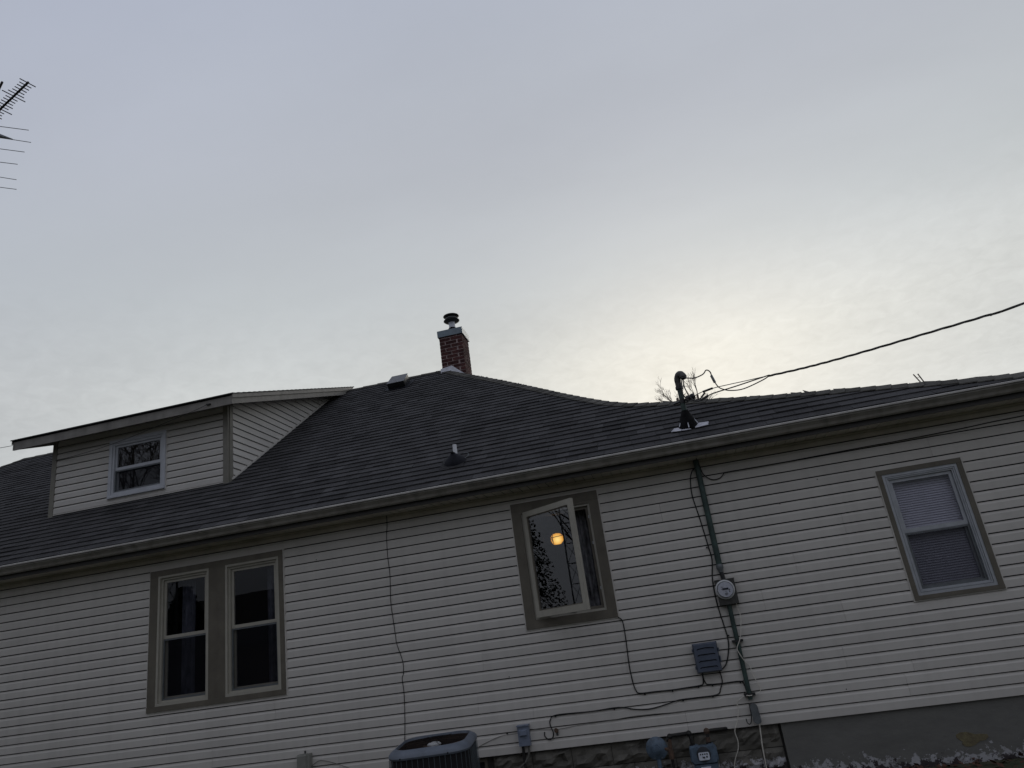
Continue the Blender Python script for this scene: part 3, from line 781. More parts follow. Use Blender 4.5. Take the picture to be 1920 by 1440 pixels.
# ------------------------------------------------------------------ windows
def sash_pair(win, x0, x1, z0, z1, zm, rail, fm, fw=0.045, yo=0.0, screen_low=True, glass=None):
    """double-hung unit filling the opening x0..x1, z0..z1; zm = top of the meeting rail"""
    glass = glass or M['glass']
    m = MB(); m.frame(x0, x1, z0, z1, fw*0.55, yo-0.018, yo+0.07); obj('frame', m, fm, win)
    a, b, lo, hi = x0+fw*0.55+0.002, x1-fw*0.55-0.002, z0+fw*0.55+0.002, z1-fw*0.55-0.002
    up = MB(); up.frame(a, b, zm-rail, hi, 0.030, yo+0.004, yo+0.030, wb=rail); up_o = obj('upper_sash', up, fm, win)
    obj('pane', B1(a+0.030, b-0.030, yo+0.016, yo+0.020, zm, hi-0.030), glass, win)
    lw = MB(); lw.frame(a, b, lo, zm-rail-0.002, 0.034, yo+0.036, yo+0.060, wt_=0.012); obj('lower_sash', lw, fm, win)
    obj('pane', B1(a+0.034, b-0.034, yo+0.046, yo+0.050, lo+0.034, zm-rail-0.014), glass, win)
    if screen_low:
        s_ = MB(); s_.frame(a+0.001, b-0.001, lo+0.001, zm-rail-0.003, 0.016, yo+0.006, yo+0.016); obj('screen_frame', s_, M['greymetal'], win)
        q = MB(); q.quad((a+0.017, yo+0.011, lo+0.017), (b-0.017, yo+0.011, lo+0.017), (b-0.017, yo+0.011, zm-rail-0.02), (a+0.017, yo+0.011, zm-rail-0.02)); obj('screen', q, M['screen'], win)
def casing(win, o, holes, mt, proud=0.030, j=0.012, jm=None):
    """casing boards round one or more holes, with the thin siding channel outside"""
    m = MB(); m.frame(o[0], o[1], o[2], o[3], j, -0.022, 0.011); obj('channel', m, jm or M['siding'], win)
    X0, X1, Zb, Zt = o[0]+j, o[1]-j, o[2]+j, o[3]-j
    hs = sorted(holes); za, zt = hs[0][2], hs[0][3]
    obj('casing_board', B1(X0, X1, -proud, 0.0115, zt, Zt), mt, win)
    obj('casing_board', B1(X0, X1, -proud-0.004, 0.0115, Zb, za), mt, win)
    xs = [X0]+[v for h in hs for v in (h[0], h[1])]+[X1]
    for i in range(0, len(xs), 2):
        obj('casing_board', B1(xs[i], xs[i+1], -proud+0.002, 0.0115, za+0.0005, zt-0.0005), mt, win)
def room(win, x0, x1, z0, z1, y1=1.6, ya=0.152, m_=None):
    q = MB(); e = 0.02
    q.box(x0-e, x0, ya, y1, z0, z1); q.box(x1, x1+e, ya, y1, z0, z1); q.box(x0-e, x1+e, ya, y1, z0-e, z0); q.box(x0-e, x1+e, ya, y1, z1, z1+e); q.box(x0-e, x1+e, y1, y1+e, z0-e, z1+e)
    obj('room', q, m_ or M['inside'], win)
# double window
def curtain(x0, x1, z0, z1, y, amp=0.02, nw=5):
    q = MB(); n = 40
    for i in range(n+1):
        x = x0+(x1-x0)*i/n
        for z in (z0, z1): q.v.append(Vector((x, y+amp*math.sin(i/n*nw*2*PI), z)))
    for i in range(n): q.f.append((2*i, 2*i+2, 2*i+3, 2*i+1)); q.tint.append(None)
    return q
win = empty('window', (-5.28, 0, 0.836), house)
casing(win, CAS['double'], HOLES[:2], M['taupe'])
for h in HOLES[:2]:
    m = MB(); m.frame(h[0], h[1], h[2], h[3], 0.028, -0.024, 0.008); obj('outer_frame', m, M['beige'], win)
    sash_pair(win, h[0]+0.0285, h[1]-0.0285, h[2]+0.0285, h[3]-0.0285, 1.668, 0.036, M['beige'], yo=0.02)
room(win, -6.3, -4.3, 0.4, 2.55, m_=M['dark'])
obj('curtain', curtain(-5.86, -5.68, 0.9, 2.4, 0.17, nw=2), M['sheer'], win, smooth=True)
obj('curtain', curtain(-4.72, -4.50, 0.9, 2.4, 0.17, nw=3), M['sheer'], win, smooth=True)
# right window with blinds
win = empty('window', (2.58, 0, 0.900), house)
casing(win, CAS['right'], HOLES[3:4], M['taupe'])
h = HOLES[3]
m = MB(); m.frame(h[0], h[1], h[2], h[3], 0.026, -0.020, 0.010); obj('storm_frame', m, M['alum'], win)
m = MB(); m.frame(h[0]+0.030, h[1]-0.030, h[2]+0.030, h[3]-0.030, 0.010, -0.016, 0.012); obj('storm_track', m, M['alum'], win)
sash_pair(win, h[0]+0.0265, h[1]-0.0265, h[2]+0.0265, h[3]-0.0265, 1.580, 0.040, M['alum'], yo=0.014, fw=0.052)
bl = MB(); z = 1.02
while z < 2.09:
    bl.hexa([(2.275, 0.085, z), (2.885, 0.085, z), (2.885, 0.094, z+0.0205), (2.275, 0.094, z+0.0205), (2.275, 0.084, z+0.0012), (2.885, 0.084, z+0.0012), (2.885, 0.093, z+0.0215), (2.275, 0.093, z+0.0215)]); z += 0.0235
for xx in (2.42, 2.58, 2.76): bl.tube([(xx, 0.083, 1.0), (xx, 0.083, 2.1)], 0.001, 4)
obj('blind', bl, M['blind'], win, kind='stuff')
obj('blind_header', B1(2.27, 2.89, 0.076, 0.11, 2.06, 2.10), M['blind'], win)
room(win, 2.05, 3.1, 0.5, 2.5)
# dormer window
win = empty('window', (-7.15, DY, 3.715), house)
def shift(fn): pass
m = MB(); m.frame(WX0, WX1, WZ0, WZ1, 0.050, DY-0.036, DY+0.011); obj('outer_frame', m, M['white'], win)
m = MB(); m.frame(WX0-0.012, WX1+0.012, WZ0-0.014, WZ1+0.012, 0.0118, DY-0.022, DY+0.010, wb=0.0135); obj('channel', m, M['siding_dormer'], win)
obj('sill', B1(WX0+0.01, WX1-0.01, DY-0.050, DY-0.0365, WZ0+0.004, WZ0+0.028), M['white'], win)
sash_pair(win, WX0+0.0505, WX1-0.0505, WZ0+0.0505, WZ1-0.0505, 4.165, 0.042, M['white'], yo=DY-0.006, fw=0.06, glass=M['glass_sash'])
q = MB(); e = 0.02
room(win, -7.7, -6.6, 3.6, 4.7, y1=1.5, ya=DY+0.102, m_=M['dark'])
# casement window, its sash swung open
win = empty('casement_window', (-1.13, 0, 1.140), house)
casing(win, CAS['casement'], HOLES[2:3], M['taupe'])
h = HOLES[2]
m = MB(); m.frame(h[0], h[1], h[2], h[3], 0.032, -0.026, 0.020); obj('outer_frame', m, M['taupe'], win)
m = MB(); m.frame(h[0]+0.0325, h[1]-0.0325, h[2]+0.0325, h[3]-0.0325, 0.022, -0.010, 0.075); obj('frame', m, M['beige'], win)
m = MB(); m.frame(h[0]+0.055, h[1]-0.055, h[2]+0.055, h[3]-0.055, 0.030, 0.020, 0.090); obj('stop', m, M['taupe'], win)
ang = math.radians(-35.5)
SM = Matrix.Translation((-1.475, -0.032, 0)) @ Matrix.Rotation(ang, 4, 'Z')
SW = 0.735
m = MB(); m.frame(0.0, SW, 1.257, 2.372, 0.050, -0.018, 0.022, M=SM, wb=0.066, wt_=0.058); obj('sash', m, M['beige'], win)
m = MB(); m.frame(0.0505, SW-0.0505, 1.3235, 2.3135, 0.010, -0.010, 0.014, M=SM); obj('glazing_bead', m, M['taupe'], win)
q = MB(); q.box(0.0605, SW-0.0605, 0.000, 0.004, 1.3335, 2.3035, M=SM); obj('pane', q, M['glass_sash'], win)
q = MB(); q.tube([(-1.40, 0.01, 1.262), (-1.25, -0.10, 1.262), (-1.08, -0.27, 1.268)], 0.006, 6); q.tube([(-1.05, 0.01, 1.262), (-1.15, -0.10, 1.262), (-1.08, -0.27, 1.268)], 0.006, 6)
obj('crank_arm', q, M['greymetal'], win)
for zz in (1.45, 1.92, 2.2): obj('latch', B1(-0.775, -0.765, -0.020, -0.0105, zz, zz+0.03), M['alum'], win)
obj('curtain', curtain(-0.98, -0.70, 1.2, 2.4, 0.17), M['lace'], win, smooth=True)
obj('curtain', curtain(-1.56, -1.47, 1.2, 2.4, 0.17, nw=2), M['lace'], win, smooth=True)
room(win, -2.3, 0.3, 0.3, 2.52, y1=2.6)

# lamp hanging in the room behind the casement
lamp = empty('ceiling_lamp', (-1.31, 1.0, 2.5), label='small lit amber globe lamp hanging inside behind the open casement pane', cat='lamp')
q = MB(); q.lathe([(0.001, -0.068), (0.045, -0.064), (0.078, -0.028), (0.078, 0.030), (0.05, 0.06), (0.03, 0.062), (0.001, 0.07)], (-1.30, 1.0, 2.155), n=8); obj('globe', q, M['lamp'], lamp)
q = MB(); q.tube([(-1.30, 1.0, 2.226), (-1.30, 1.0, 2.519)], 0.012, 8); q.lathe([(0.05, 0), (0.045, 0.012), (0.012, 0.03)], (-1.30, 1.0, 2.224)); obj('stem', q, M['blackmetal'], lamp)
q = MB()
for dx_ in (-0.02, 0.01): q.tube([(-1.30+dx_, 0.97, 2.08), (-1.30+dx_, 0.97, 1.93)], 0.0025, 5)
obj('pull_chain', q, M['wiregrey'], lamp)
q = MB()
q.tube([(-1.385, 0.93, 2.165), (-1.30, 0.912, 2.172), (-1.215, 0.93, 2.180)], 0.004, 5); q.tube([(-1.335, 0.925, 2.095), (-1.342, 0.915, 2.16), (-1.335, 0.93, 2.225)], 0.004, 5)
obj('globe_frame', q, M['blackmetal'], lamp)
q = MB(); ccx, ccz = -1.405, 2.150
for k in range(20):
    t0, t1 = 2*PI*k/20, 2*PI*(k+1)/20
    q.tube([(ccx+0.058*math.cos(t0), 0.93, ccz+0.058*math.sin(t0)), (ccx+0.058*math.cos(t1), 0.93, ccz+0.058*math.sin(t1))], 0.004, 5)
q.tube([(ccx-0.058, 0.93, ccz), (ccx+0.058, 0.93, ccz)], 0.003, 5); q.tube([(ccx, 0.93, ccz-0.058), (ccx, 0.93, ccz+0.058)], 0.003, 5); q.tube([(ccx, 0.93, ccz+0.055), (ccx, 0.93, 2.519)], 0.003, 5)
obj('wire_ring', q, M['blackmetal'], lamp)

# ------------------------------------------------------------------ chimney
CX0, CX1, CY0, CY1 = -3.475, -3.02, 4.40, 4.86
CB, CT = 5.72, 6.75
chim = obj('chimney', B1(CX0+0.005, CX1-0.005, CY0+0.005, CY1-0.005, CB, CT), M['mortar'], house)
bl_, bh_, bd_ = 0.200, 0.057, 0.095
bmb = MB(); 
def brick_mesh(L_, seed):
    rr = random.Random(seed); q = MB(); q.box(-L_/2, L_/2, 0, bd_, 0, bh_)
    for v in q.v: v += Vector((rr.uniform(-.002, .002), rr.uniform(-.003, .003), rr.uniform(-.002, .002)))
    return mesh_of('brick', q, M['brick'])
LONG = [brick_mesh(0.213, k) for k in range(4)]; SHORT = [brick_mesh(0.103, 9+k) for k in range(3)]
row = 0; z = CB+0.01
WXc = CX1-CX0; 
while z+bh_ < CT:
    # each face: a row of stretchers and headers, faces laid pinwheel-fashion
    for (ox, oy, ang_, ln) in ((CX0, CY0, 0, WXc), (CX1, CY0, PI/2, CY1-CY0), (CX1, CY1, PI, WXc), (CX0, CY1, -PI/2, CY1-CY0)):
        ux, uy = math.cos(ang_), math.sin(ang_); p = 0.0
        seq = ['s', 'l', 'l'] if row % 2 else ['l', 'l', 's']
        for s_ in seq:
            L_ = 0.103 if s_ == 's' else 0.213
            free = ln-bd_-0.005
            if p+0.04 > free: break
            me = random.choice(SHORT if s_ == 's' else LONG)
            L2 = min(L_, free-p); cx_b = p+L2/2
            inst('brick', me, chim, (ox+ux*cx_b-(-uy)*random.uniform(-.002, .004)*0, oy+uy*cx_b, z), rot=(0, 0, ang_), scale=(L2/L_, 1, 1))
            p += L2+0.015
    z += bh_+0.014; row += 1
# metal crown cap with skirt
q = MB(); q.box(CX0-0.022, CX1+0.022, CY0-0.022, CY1+0.022, CT-0.075, CT+0.055); obj('crown_cap', q, M['galv'], chim)
q = MB(); fc = ((CX0+CX1)/2, (CY0+CY1)/2, CT+0.055)
q.lathe([(0.13, 0.0), (0.085, 0.07), (0.078, 0.075)], fc); obj('flue_collar', q, M['galv'], chim, smooth=True)
q = MB(); q.lathe([(0.082, 0.060), (0.082, 0.105), (0.070, 0.12)], fc); obj('storm_collar', q, M['tar'], chim, smooth=True)
q = MB(); q.lathe([(0.063, 0.05), (0.063, 0.285)], fc); obj('flue', q, M['flash'], chim, smooth=True)
q = MB(); q.lathe([(0.066, 0.24), (0.135, 0.255), (0.156, 0.272), (0.156, 0.279), (0.145, 0.286), (0.112, 0.298), (0.104, 0.312), (0.104, 0.34), (0.118, 0.353), (0.148, 0.362), (0.156, 0.372), (0.152, 0.382), (0.1, 0.406), (0.0, 0.416)], fc, n=32)
obj('flue_cap', q, M['blackmetal'], chim, smooth=True)
q = MB(); q.lathe([(0.1045, 0.312), (0.116, 0.318), (0.116, 0.330), (0.1045, 0.336)], fc, n=32); obj('cap_band', q, M['greymetal'], chim, smooth=True)
# step flashing: bright sheet folded up the front face, following ridge and hip
fz0 = rz(CY0)
q = MB()
def sheet(pts_low, pts_high, y, th=0.006):
    for (a, b), (c_, d_) in zip(zip(pts_low, pts_low[1:]), zip(pts_high, pts_high[1:])):
        q.hexa([(a[0], y-th, a[1]), (b[0], y-th, b[1]), (b[0], y, b[1]), (a[0], y, a[1]), (c_[0], y-th, c_[1]), (d_[0], y-th, d_[1]), (d_[0], y, d_[1]), (c_[0], y, c_[1])])
xh = AX+ (RY-CY0)
def hz(x): return RZ-T*max(0, x-AX)
lo_ = [(CX0-0.03, fz0-0.03), (xh, fz0-0.03), (CX1+0.02, hz(CX1+0.02)-0.02)]
hi_ = [(CX0-0.03, fz0+0.075), (xh+0.05, fz0+0.105), (CX1+0.02, hz(CX1)+0.055)]
sheet(lo_, hi_, CY0-0.012); obj('flashing', q, M['flash'], chim)
q = MB()
q.hexa([(CX1+0.006, CY0-0.03, hz(CX1)-0.03), (CX1+0.012, CY0-0.03, hz(CX1)-0.03), (CX1+0.012, CY1+0.02, hz(CX1)-0.03), (CX1+0.006, CY1+0.02, hz(CX1)-0.03),
        (CX1+0.006, CY0-0.03, hz(CX1)+0.02), (CX1+0.012, CY0-0.03, hz(CX1)+0.02), (CX1+0.012, CY1+0.02, hz(CX1)+0.10), (CX1+0.006, CY1+0.02, hz(CX1)+0.10)]); obj('side_flashing', q, M['rusty'], chim)

# ------------------------------------------------------------------ things on the roof
RM = Matrix(((1, 0, 0), (0, CO, -SI), (0, SI, CO)))        # roof frame: x along, y up the slope, z normal
def roof_M(x, y): return Matrix.Translation(P(x, y, 0)) @ RM.to_4x4()
# slant-back vent
vt = empty('roof_vent', P(-4.30, 4.02), label='dark slant-backed box vent near the ridge, left of the chimney', cat='roof vent')
vm = roof_M(-4.24, 4.06)
q = MB(); q.hexa([vm @ Vector(p) for p in ((-0.165, -0.13, 0.01), (0.165, -0.13, 0.01), (0.15, 0.25, 0.01), (-0.15, 0.25, 0.01), (-0.165, -0.15, 0.125), (0.165, -0.15, 0.125), (0.15, 0.21, 0.165), (-0.15, 0.21, 0.165))]); obj('hood', q, M['blackmetal'], vt)
q = MB(); q.hexa([vm @ Vector(p) for p in ((-0.172, -0.158, 0.126), (0.172, -0.158, 0.126), (0.157, 0.215, 0.166), (-0.157, 0.215, 0.166), (-0.172, -0.158, 0.134), (0.172, -0.158, 0.134), (0.157, 0.215, 0.174), (-0.157, 0.215, 0.174))]); obj('lid', q, M['ventlid'], vt)
q = MB(); q.box(-0.24, 0.24, -0.20, 0.30, 0.012, 0.017, M=vm); obj('flange', q, M['rubber'], vt)
# plumbing pipe
pp = empty('vent_pipe', P(-2.235, 0.18), label='short white pipe with dark rubber boot, rising from the middle of the roof slope', cat='vent pipe')
px_, py_ = -2.235, 0.19
q = MB(); q.lathe([(0.025, 0), (0.025, 0.215), (0.021, 0.215), (0.021, 0.15)], (px_, py_, rz(py_)-0.04+0.03), n=16); obj('pipe', q, M['pvc'], pp, smooth=True)
q = MB(); pmx = roof_M(px_, py_-0.02).to_3x3()
q.lathe([(0.135, 0.010), (0.125, 0.035), (0.10, 0.065), (0.06, 0.095), (0.034, 0.115), (0.026, 0.13)], P(px_, py_-0.045), n=20, M=pmx); obj('boot', q, M['rubber'], pp, smooth=True)
q = MB(); q.box(-0.17, 0.12, -0.19, 0.14, 0.010, 0.015, M=roof_M(px_, py_-0.02)); obj('flange', q, M['shingle'], pp)
q = MB(); q.tube(smooth_path([(px_+0.09, py_, rz(py_)+0.08), (px_+0.15, py_+0.01, rz(py_)+0.08), (px_+0.155, py_-0.03, rz(py_)+0.03), (px_+0.11, py_-0.06, rz(py_)+0.0)]), 0.004, 5); obj('clamp_strap', q, M['greymetal'], pp)

# service mast through the eave
mast = empty('service_mast', (0.468, -0.05, 2.55), label='green electric service mast standing through the roof edge, wires at its head', cat='service mast')
mx0, my0 = 0.467, -0.05
q = MB(); q.tube([(mx0, my0, 2.615), (mx0, my0, 3.50)], 0.029, 14); obj('pole', q, M['conduit'], mast, smooth=True)
q = MB(); q.tube(smooth_path([(mx0, my0, 3.42), (mx0-0.002, my0, 3.50), (mx0+0.005, my0-0.01, 3.555), (mx0+0.035, my0-0.03, 3.58), (mx0+0.062, my0-0.05, 3.548), (mx0+0.066, my0-0.055, 3.515)], 5), [0.034]*6+[0.037]*6+[0.041]*6+[0.039]*5+[0.032]*3, 12); obj('weatherhead', q, M['meterbox'], mast, smooth=True)
q = MB(); q.lathe([(0.035, 0), (0.042, 0.004), (0.042, 0.035), (0.035, 0.04)], (mx0, my0, 3.415), n=16); obj('collar', q, M['blackmetal'], mast, smooth=True)
q = MB(); q.lathe([(0.036, 0), (0.036, 0.04)], (mx0, my0, 3.255), n=14)
q.tube([(mx0-0.10, my0-0.0, 3.262), (mx0+0.05, my0-0.03, 3.285)], 0.010, 6); q.box(mx0+0.035, mx0+0.06, my0-0.05, my0-0.01, 3.25, 3.31)
obj('clamp', q, M['blackmetal'], mast)
q = MB(); q.lathe([(0.018, 0), (0.034, 0.008), (0.034, 0.03), (0.022, 0.04), (0.034, 0.055), (0.036, 0.085), (0.018, 0.10)], (0, 0, 0), n=14)
Ri = Vector((1, -0.2, 0.18)).to_track_quat('Z', 'Y').to_matrix()
for v in q.v: v.xyz = Ri @ v + Vector((mx0+0.045, my0-0.03, 3.285))
obj('insulator', q, M['blackmetal'], mast, smooth=True)
q = MB(); q.lathe([(0.112, -0.012), (0.104, 0.03), (0.088, 0.075), (0.062, 0.125), (0.036, 0.185), (0.032, 0.19)], P(mx0, my0-0.02), n=14, M=Matrix(((1, 0, 0), (0, 0.9, -0.2), (0, 0.2, 0.98))))
for v in q.v: v += Vector((random.uniform(-.006, .006), random.uniform(-.006, .006), random.uniform(-.004, .004)))
obj('tar_cone', q, M['tar'], mast, smooth=True)
q = MB()
for k, (dx_, dy_) in enumerate(((0.0, -0.11), (0.10, -0.03), (-0.09, -0.05))):
    q.tube([(mx0+dx_*0.35, my0+dy_*0.35-0.02, 3.13), (mx0+dx_*1.05, my0+dy_*1.0-0.03, rz(my0+dy_)+0.03)], 0.005, 5)
obj('seam', q, M['flash'], mast)
q = MB(); fm_ = roof_M(mx0, my0-0.02)
def plate(c4, z0=0.017, z1=0.022): q.hexa([fm_ @ Vector((x, y, z0)) for x, y in c4]+[fm_ @ Vector((x, y, z1)) for x, y in c4])
plate([(-0.195, -0.100), (-0.085, -0.118), (-0.070, -0.015), (-0.150, -0.010)])
plate([(0.062, -0.104), (0.205, -0.082), (0.222, 0.012), (0.095, 0.030)])
plate([(-0.080, -0.122), (0.020, -0.130), (0.010, -0.098), (-0.078, -0.092)], 0.019, 0.0235)
obj('flashing_plate', q, M['plate'], mast)
q = MB(); q.tube(smooth_path([(0.525, -0.105, 3.52), (0.56, -0.14, 3.505), (0.64, -0.2, 3.47), (0.733, -0.2, 3.492), (0.777, -0.2, 3.531), (0.812, -0.2, 3.505), (0.819, -0.2, 3.45)]), 0.0065, 6); obj('lead_wire', q, M['linecable'], mast, smooth=True)
q = MB(); q.tube([(0.816, -0.2, 3.46), (0.836, -0.2, 3.375)], 0.014, 8); obj('splice', q, M['greymetal'], mast)
q = MB(); q.tube(smooth_path([(0.525, -0.10, 3.51), (0.512, -0.2, 3.395), (0.54, -0.2, 3.284), (0.574, -0.2, 3.228), (0.614, -0.2, 3.205), (0.66, -0.2, 3.214)]), 0.0065, 6); obj('lead_wire', q, M['linecable'], mast, smooth=True)
q = MB(); q.tube(smooth_path([(0.51, -0.09, 3.51), (0.490, -0.15, 3.42), (0.482, -0.15, 3.336), (0.523, -0.15, 3.253), (0.575, -0.16, 3.232), (0.66, -0.18, 3.237)]), 0.0065, 6); obj('lead_wire', q, M['linecable'], mast, smooth=True)
q = MB(); q.tube([(0.650, -0.2, 3.212), (0.735, -0.2, 3.244)], 0.014, 8); q.tube([(0.66, -0.19, 3.24), (0.71, -0.2, 3.285)], 0.010, 8); obj('splice', q, M['linecable'], mast)
q = MB(); q.tube([(0.69, -0.2, 3.298), (0.80, -0.2, 3.318)], 0.012, 8); obj('wedge_clamp', q, M['blackmetal'], mast)

# service drop: twisted cable from the mast to a pole out to the right
drop = empty('service_drop', (0.7, -0.2, 3.2), label='twisted grey overhead power cable sloping up right from the service mast', cat='power cable')
mainp = [(1.384, -0.20, 3.332), (1.676, -0.325, 3.305), (1.960, -0.45, 3.288), (2.327, -0.606, 3.279), (2.777, -0.825, 3.267), (3.203, -1.054, 3.250), (3.454, -1.20, 3.247), (5.5, -2.3, 3.32), (8.5, -3.2, 3.75), (12.0, -3.9, 4.7), (15.0, -4.3, 5.9)]
sm = smooth_path(mainp, 14)
for k in range(3):
    pts = []
    for i, p in enumerate(sm):
        t = i*0.42+k*2*PI/3
        pts.append(p+Vector((0, math.cos(t), math.sin(t)))*0.0066)
    q = MB(); q.tube(pts, 0.0056, 6); obj('conductor', q, M['linecable'], drop, smooth=True)
q = MB(); q.tube(smooth_path([(0.836, -0.2, 3.378), (0.86, -0.2, 3.32), (0.90, -0.2, 3.285), (0.976, -0.2, 3.254), (1.113, -0.2, 3.246), (1.32, -0.2, 3.300), (1.40, -0.21, 3.333)]), 0.006, 6); obj('tail', q, M['linecable'], drop, smooth=True)
q = MB(); q.tube(smooth_path([(0.72, -0.2, 3.240), (0.808, -0.2, 3.262), (1.04, -0.2, 3.290), (1.40, -0.21, 3.338)]), 0.0065, 6); obj('tail', q, M['linecable'], drop, smooth=True)
q = MB(); q.tube(smooth_path([(0.565, -0.08, 3.288), (0.68, -0.2, 3.298), (0.832, -0.2, 3.318), (1.161, -0.2, 3.328), (1.40, -0.21, 3.334)]), 0.0045, 6); obj('neutral', q, M['linecable'], drop, smooth=True)
pole = empty('utility_pole', (15.0, -4.3, GZ), label='wooden utility pole carrying the service cable, beyond the right end of the house', cat='utility pole')
q = MB(); q.tube([(15.0, -4.3, GZ), (15.0, -4.3, 8.5)], [0.17, 0.12], 12); obj('post', q, M['bark'], pole, smooth=True)
obj('crossarm', B1(14.9, 15.02, -5.4, -3.2, 7.6, 7.72), M['bark'], pole)

# thin wires at the dormer
q = MB(); q.tube(smooth_path([(-9.0, 0.585, 4.72), (-9.5, 0.5, 4.72), (-11.0, 0.2, 4.80), (-16.0, -1.0, 5.6)]), 0.004, 5)
tag(obj('overhead_wire', q, M['wiregrey']), 'thin wire leading off left from the dormer fascia corner', 'wire')
q = MB(); q.tube(smooth_path([(-5.83, 0.585, 4.71), (-5.95, 0.565, 4.665), (-6.255, 0.56, 4.60), (-7.3, 0.65, 4.46), (-8.1, 0.78, 4.44), (-8.55, 0.88, 4.47)]), 0.004, 5); q.box(-5.84, -5.78, 0.575, 0.598, 4.70, 4.716)
tag(obj('dormer_wire', q, M['cable']), 'thin dark wire hooked under the dormer fascia, drooping across its siding', 'wire')

# ------------------------------------------------------------------ electric gear on the wall
cond = empty('conduit', (0.47, -0.05, 0.2), label='green painted vertical conduit on the siding, joined through the round meter', cat='conduit')
q = MB(); q.tube([(0.467, -0.046, 2.610), (0.467, -0.046, 1.50)], 0.030, 14); obj('upper_pipe', q, M['conduit'], cond, smooth=True)
q = MB(); q.lathe([(0.030, 0.06), (0.036, 0.05), (0.036, 0.02), (0.026, 0.0), (0.024, -0.02)], (0.467, -0.046, 1.455), n=16); obj('reducer', q, M['greymetal'], cond, smooth=True)
q = MB(); q.tube([(0.470, -0.046, 1.44), (0.476, -0.046, 1.361)], 0.022, 12); obj('nipple', q, M['blackmetal'], cond, smooth=True)
q = MB(); q.tube([(0.474, -0.044, 1.116), (0.476, -0.044, 0.235)], 0.023, 12); obj('lower_pipe', q, M['conduit'], cond, smooth=True)
for zz in (0.76, 0.27):
    q = MB(); q.box(0.425, 0.53, -0.070, -0.014, zz, zz+0.022); obj('strap', q, M['blackmetal'], cond)
q = MB(); q.box(0.438, 0.452, -0.070, -0.014, 1.65, 1.68); obj('strap', q, M['conduit'], cond)
lbx = MB(); n = 16
prof = []
for (zc2, s_) in ((0.17, 1), (0.05, -1)):
    for k in range(9):
        t = PI*k/8 if s_ > 0 else PI+PI*k/8
        prof.append((0.487+0.035*math.cos(t), zc2+0.030*math.sin(t)))
m = MB()
for y in (-0.078, -0.018):
    for x, z in prof: m.v.append(Vector((x+(0.17-z)*0.06, y, z)))
n = len(prof); m.f = [tuple(range(n)), tuple(n+k for k in reversed(range(n)))]+[(k, n+k, n+(k+1) % n, (k+1) % n) for k in range(n)]; m.tint = [None]*len(m.f)
obj('access_fitting', m, M['greymetal'], cond)
meter = empty('electric_meter', (0.478, -0.09, 1.118), label='round glass-covered electric meter on a grey box, on the conduit', cat='electric meter')
q = MB(); q.box(0.385, 0.573, -0.095, -0.014, 1.118, 1.355); q.box(0.381, 0.577, -0.099, -0.014, 1.355, 1.364); obj('box', q, M['meterbox'], meter)
mc = (0.466, -0.095, 1.262)
q = MB(); q.lathe([(0.094, 0.0), (0.094, 0.018), (0.088, 0.024), (0.080, 0.024), (0.078, 0.014)], mc, axis='y', n=40); obj('ring', q, M['ring'], meter, smooth=True)
q = MB(); q.lathe([(0.079, 0.014), (0.079, 0.045), (0.0, 0.046)], mc, axis='y', n=36); obj('base', q, M['greymetal'], meter, smooth=True)
q = MB(); q.lathe([(0.073, 0.045), (0.073, 0.052), (0.0, 0.0525)], mc, axis='y', n=36); obj('dial', q, M['face'], meter)
q = MB(); yy = -0.095-0.0535
q.box(0.437, 0.497, yy-0.0015, yy, 1.259, 1.277); obj('display', q, M['ink'], meter)
q = MB()
for (a, b, z_, h_) in ((0.430, 0.452, 1.286, 0.004), (0.425, 0.434, 1.268, 0.003), (0.455, 0.480, 1.226, 0.004), (0.452, 0.484, 1.217, 0.004), (0.456, 0.478, 1.208, 0.004), (0.500, 0.507, 1.232, 0.016), (0.46, 0.475, 1.243, 0.004), (0.498, 0.512, 1.254, 0.008)):
    q.box(a, b, yy-0.001, yy, z_, z_+h_)
obj('print', q, M['ink'], meter)
q = MB(); q.box(0.485, 0.495, yy-0.001, yy, 1.222, 1.244); q.box(0.470, 0.482, yy-0.001, yy, 1.200, 1.212); obj('sticker', q, M['label'], meter)
q = MB(); q.lathe([(0.077, 0.024), (0.077, 0.075), (0.070, 0.088), (0.0, 0.092)], mc, axis='y', n=36); obj('glass_cover', q, M['glass'], meter, smooth=True)

# network interface box
nid = empty('interface_box', (0.153, -0.09, 0.518), label='slate blue ribbed plastic utility box left of the lower conduit', cat='utility box')
q = MB(); q.box(0.040, 0.270, -0.060, -0.014, 0.528, 0.790); obj('back', q, M['slate'], nid)
def bev(x0, x1, y0, y1, z0, z1, b=0.014):
    q = MB(); q.hexa([(x0, y1, z0), (x1, y1, z0), (x1, y1, z1), (x0, y1, z1), (x0+b, y0, z0+b), (x1-b, y0, z0+b), (x1-b, y0, z1-b), (x0+b, y0, z1-b)])
    q.f = [tuple(reversed(f)) for f in q.f]; return q
obj('lid', bev(0.032, 0.274, -0.102, -0.060, 0.520, 0.797), M['slate'], nid)
for k, zz in enumerate((0.745, 0.690, 0.632, 0.575)):
    q = MB(); pts = [(0.070, -0.1025, zz-0.008), (0.085, -0.1035, zz), (0.155, -0.1040, zz+(0.006 if k == 0 else 0)), (0.225, -0.1035, zz), (0.238, -0.1025, zz-0.006)]
    q.tube(pts, 0.0042, 6); obj('rib', q, M['tar'], nid)
q = MB(); q.box(0.2745, 0.284, -0.085, -0.055, 0.70, 0.735); q.box(0.2745, 0.284, -0.085, -0.055, 0.60, 0.66); q.box(0.022, 0.0315, -0.08, -0.055, 0.72, 0.75); q.box(0.022, 0.0315, -0.08, -0.055, 0.56, 0.59); obj('latch', q, M['slate'], nid)

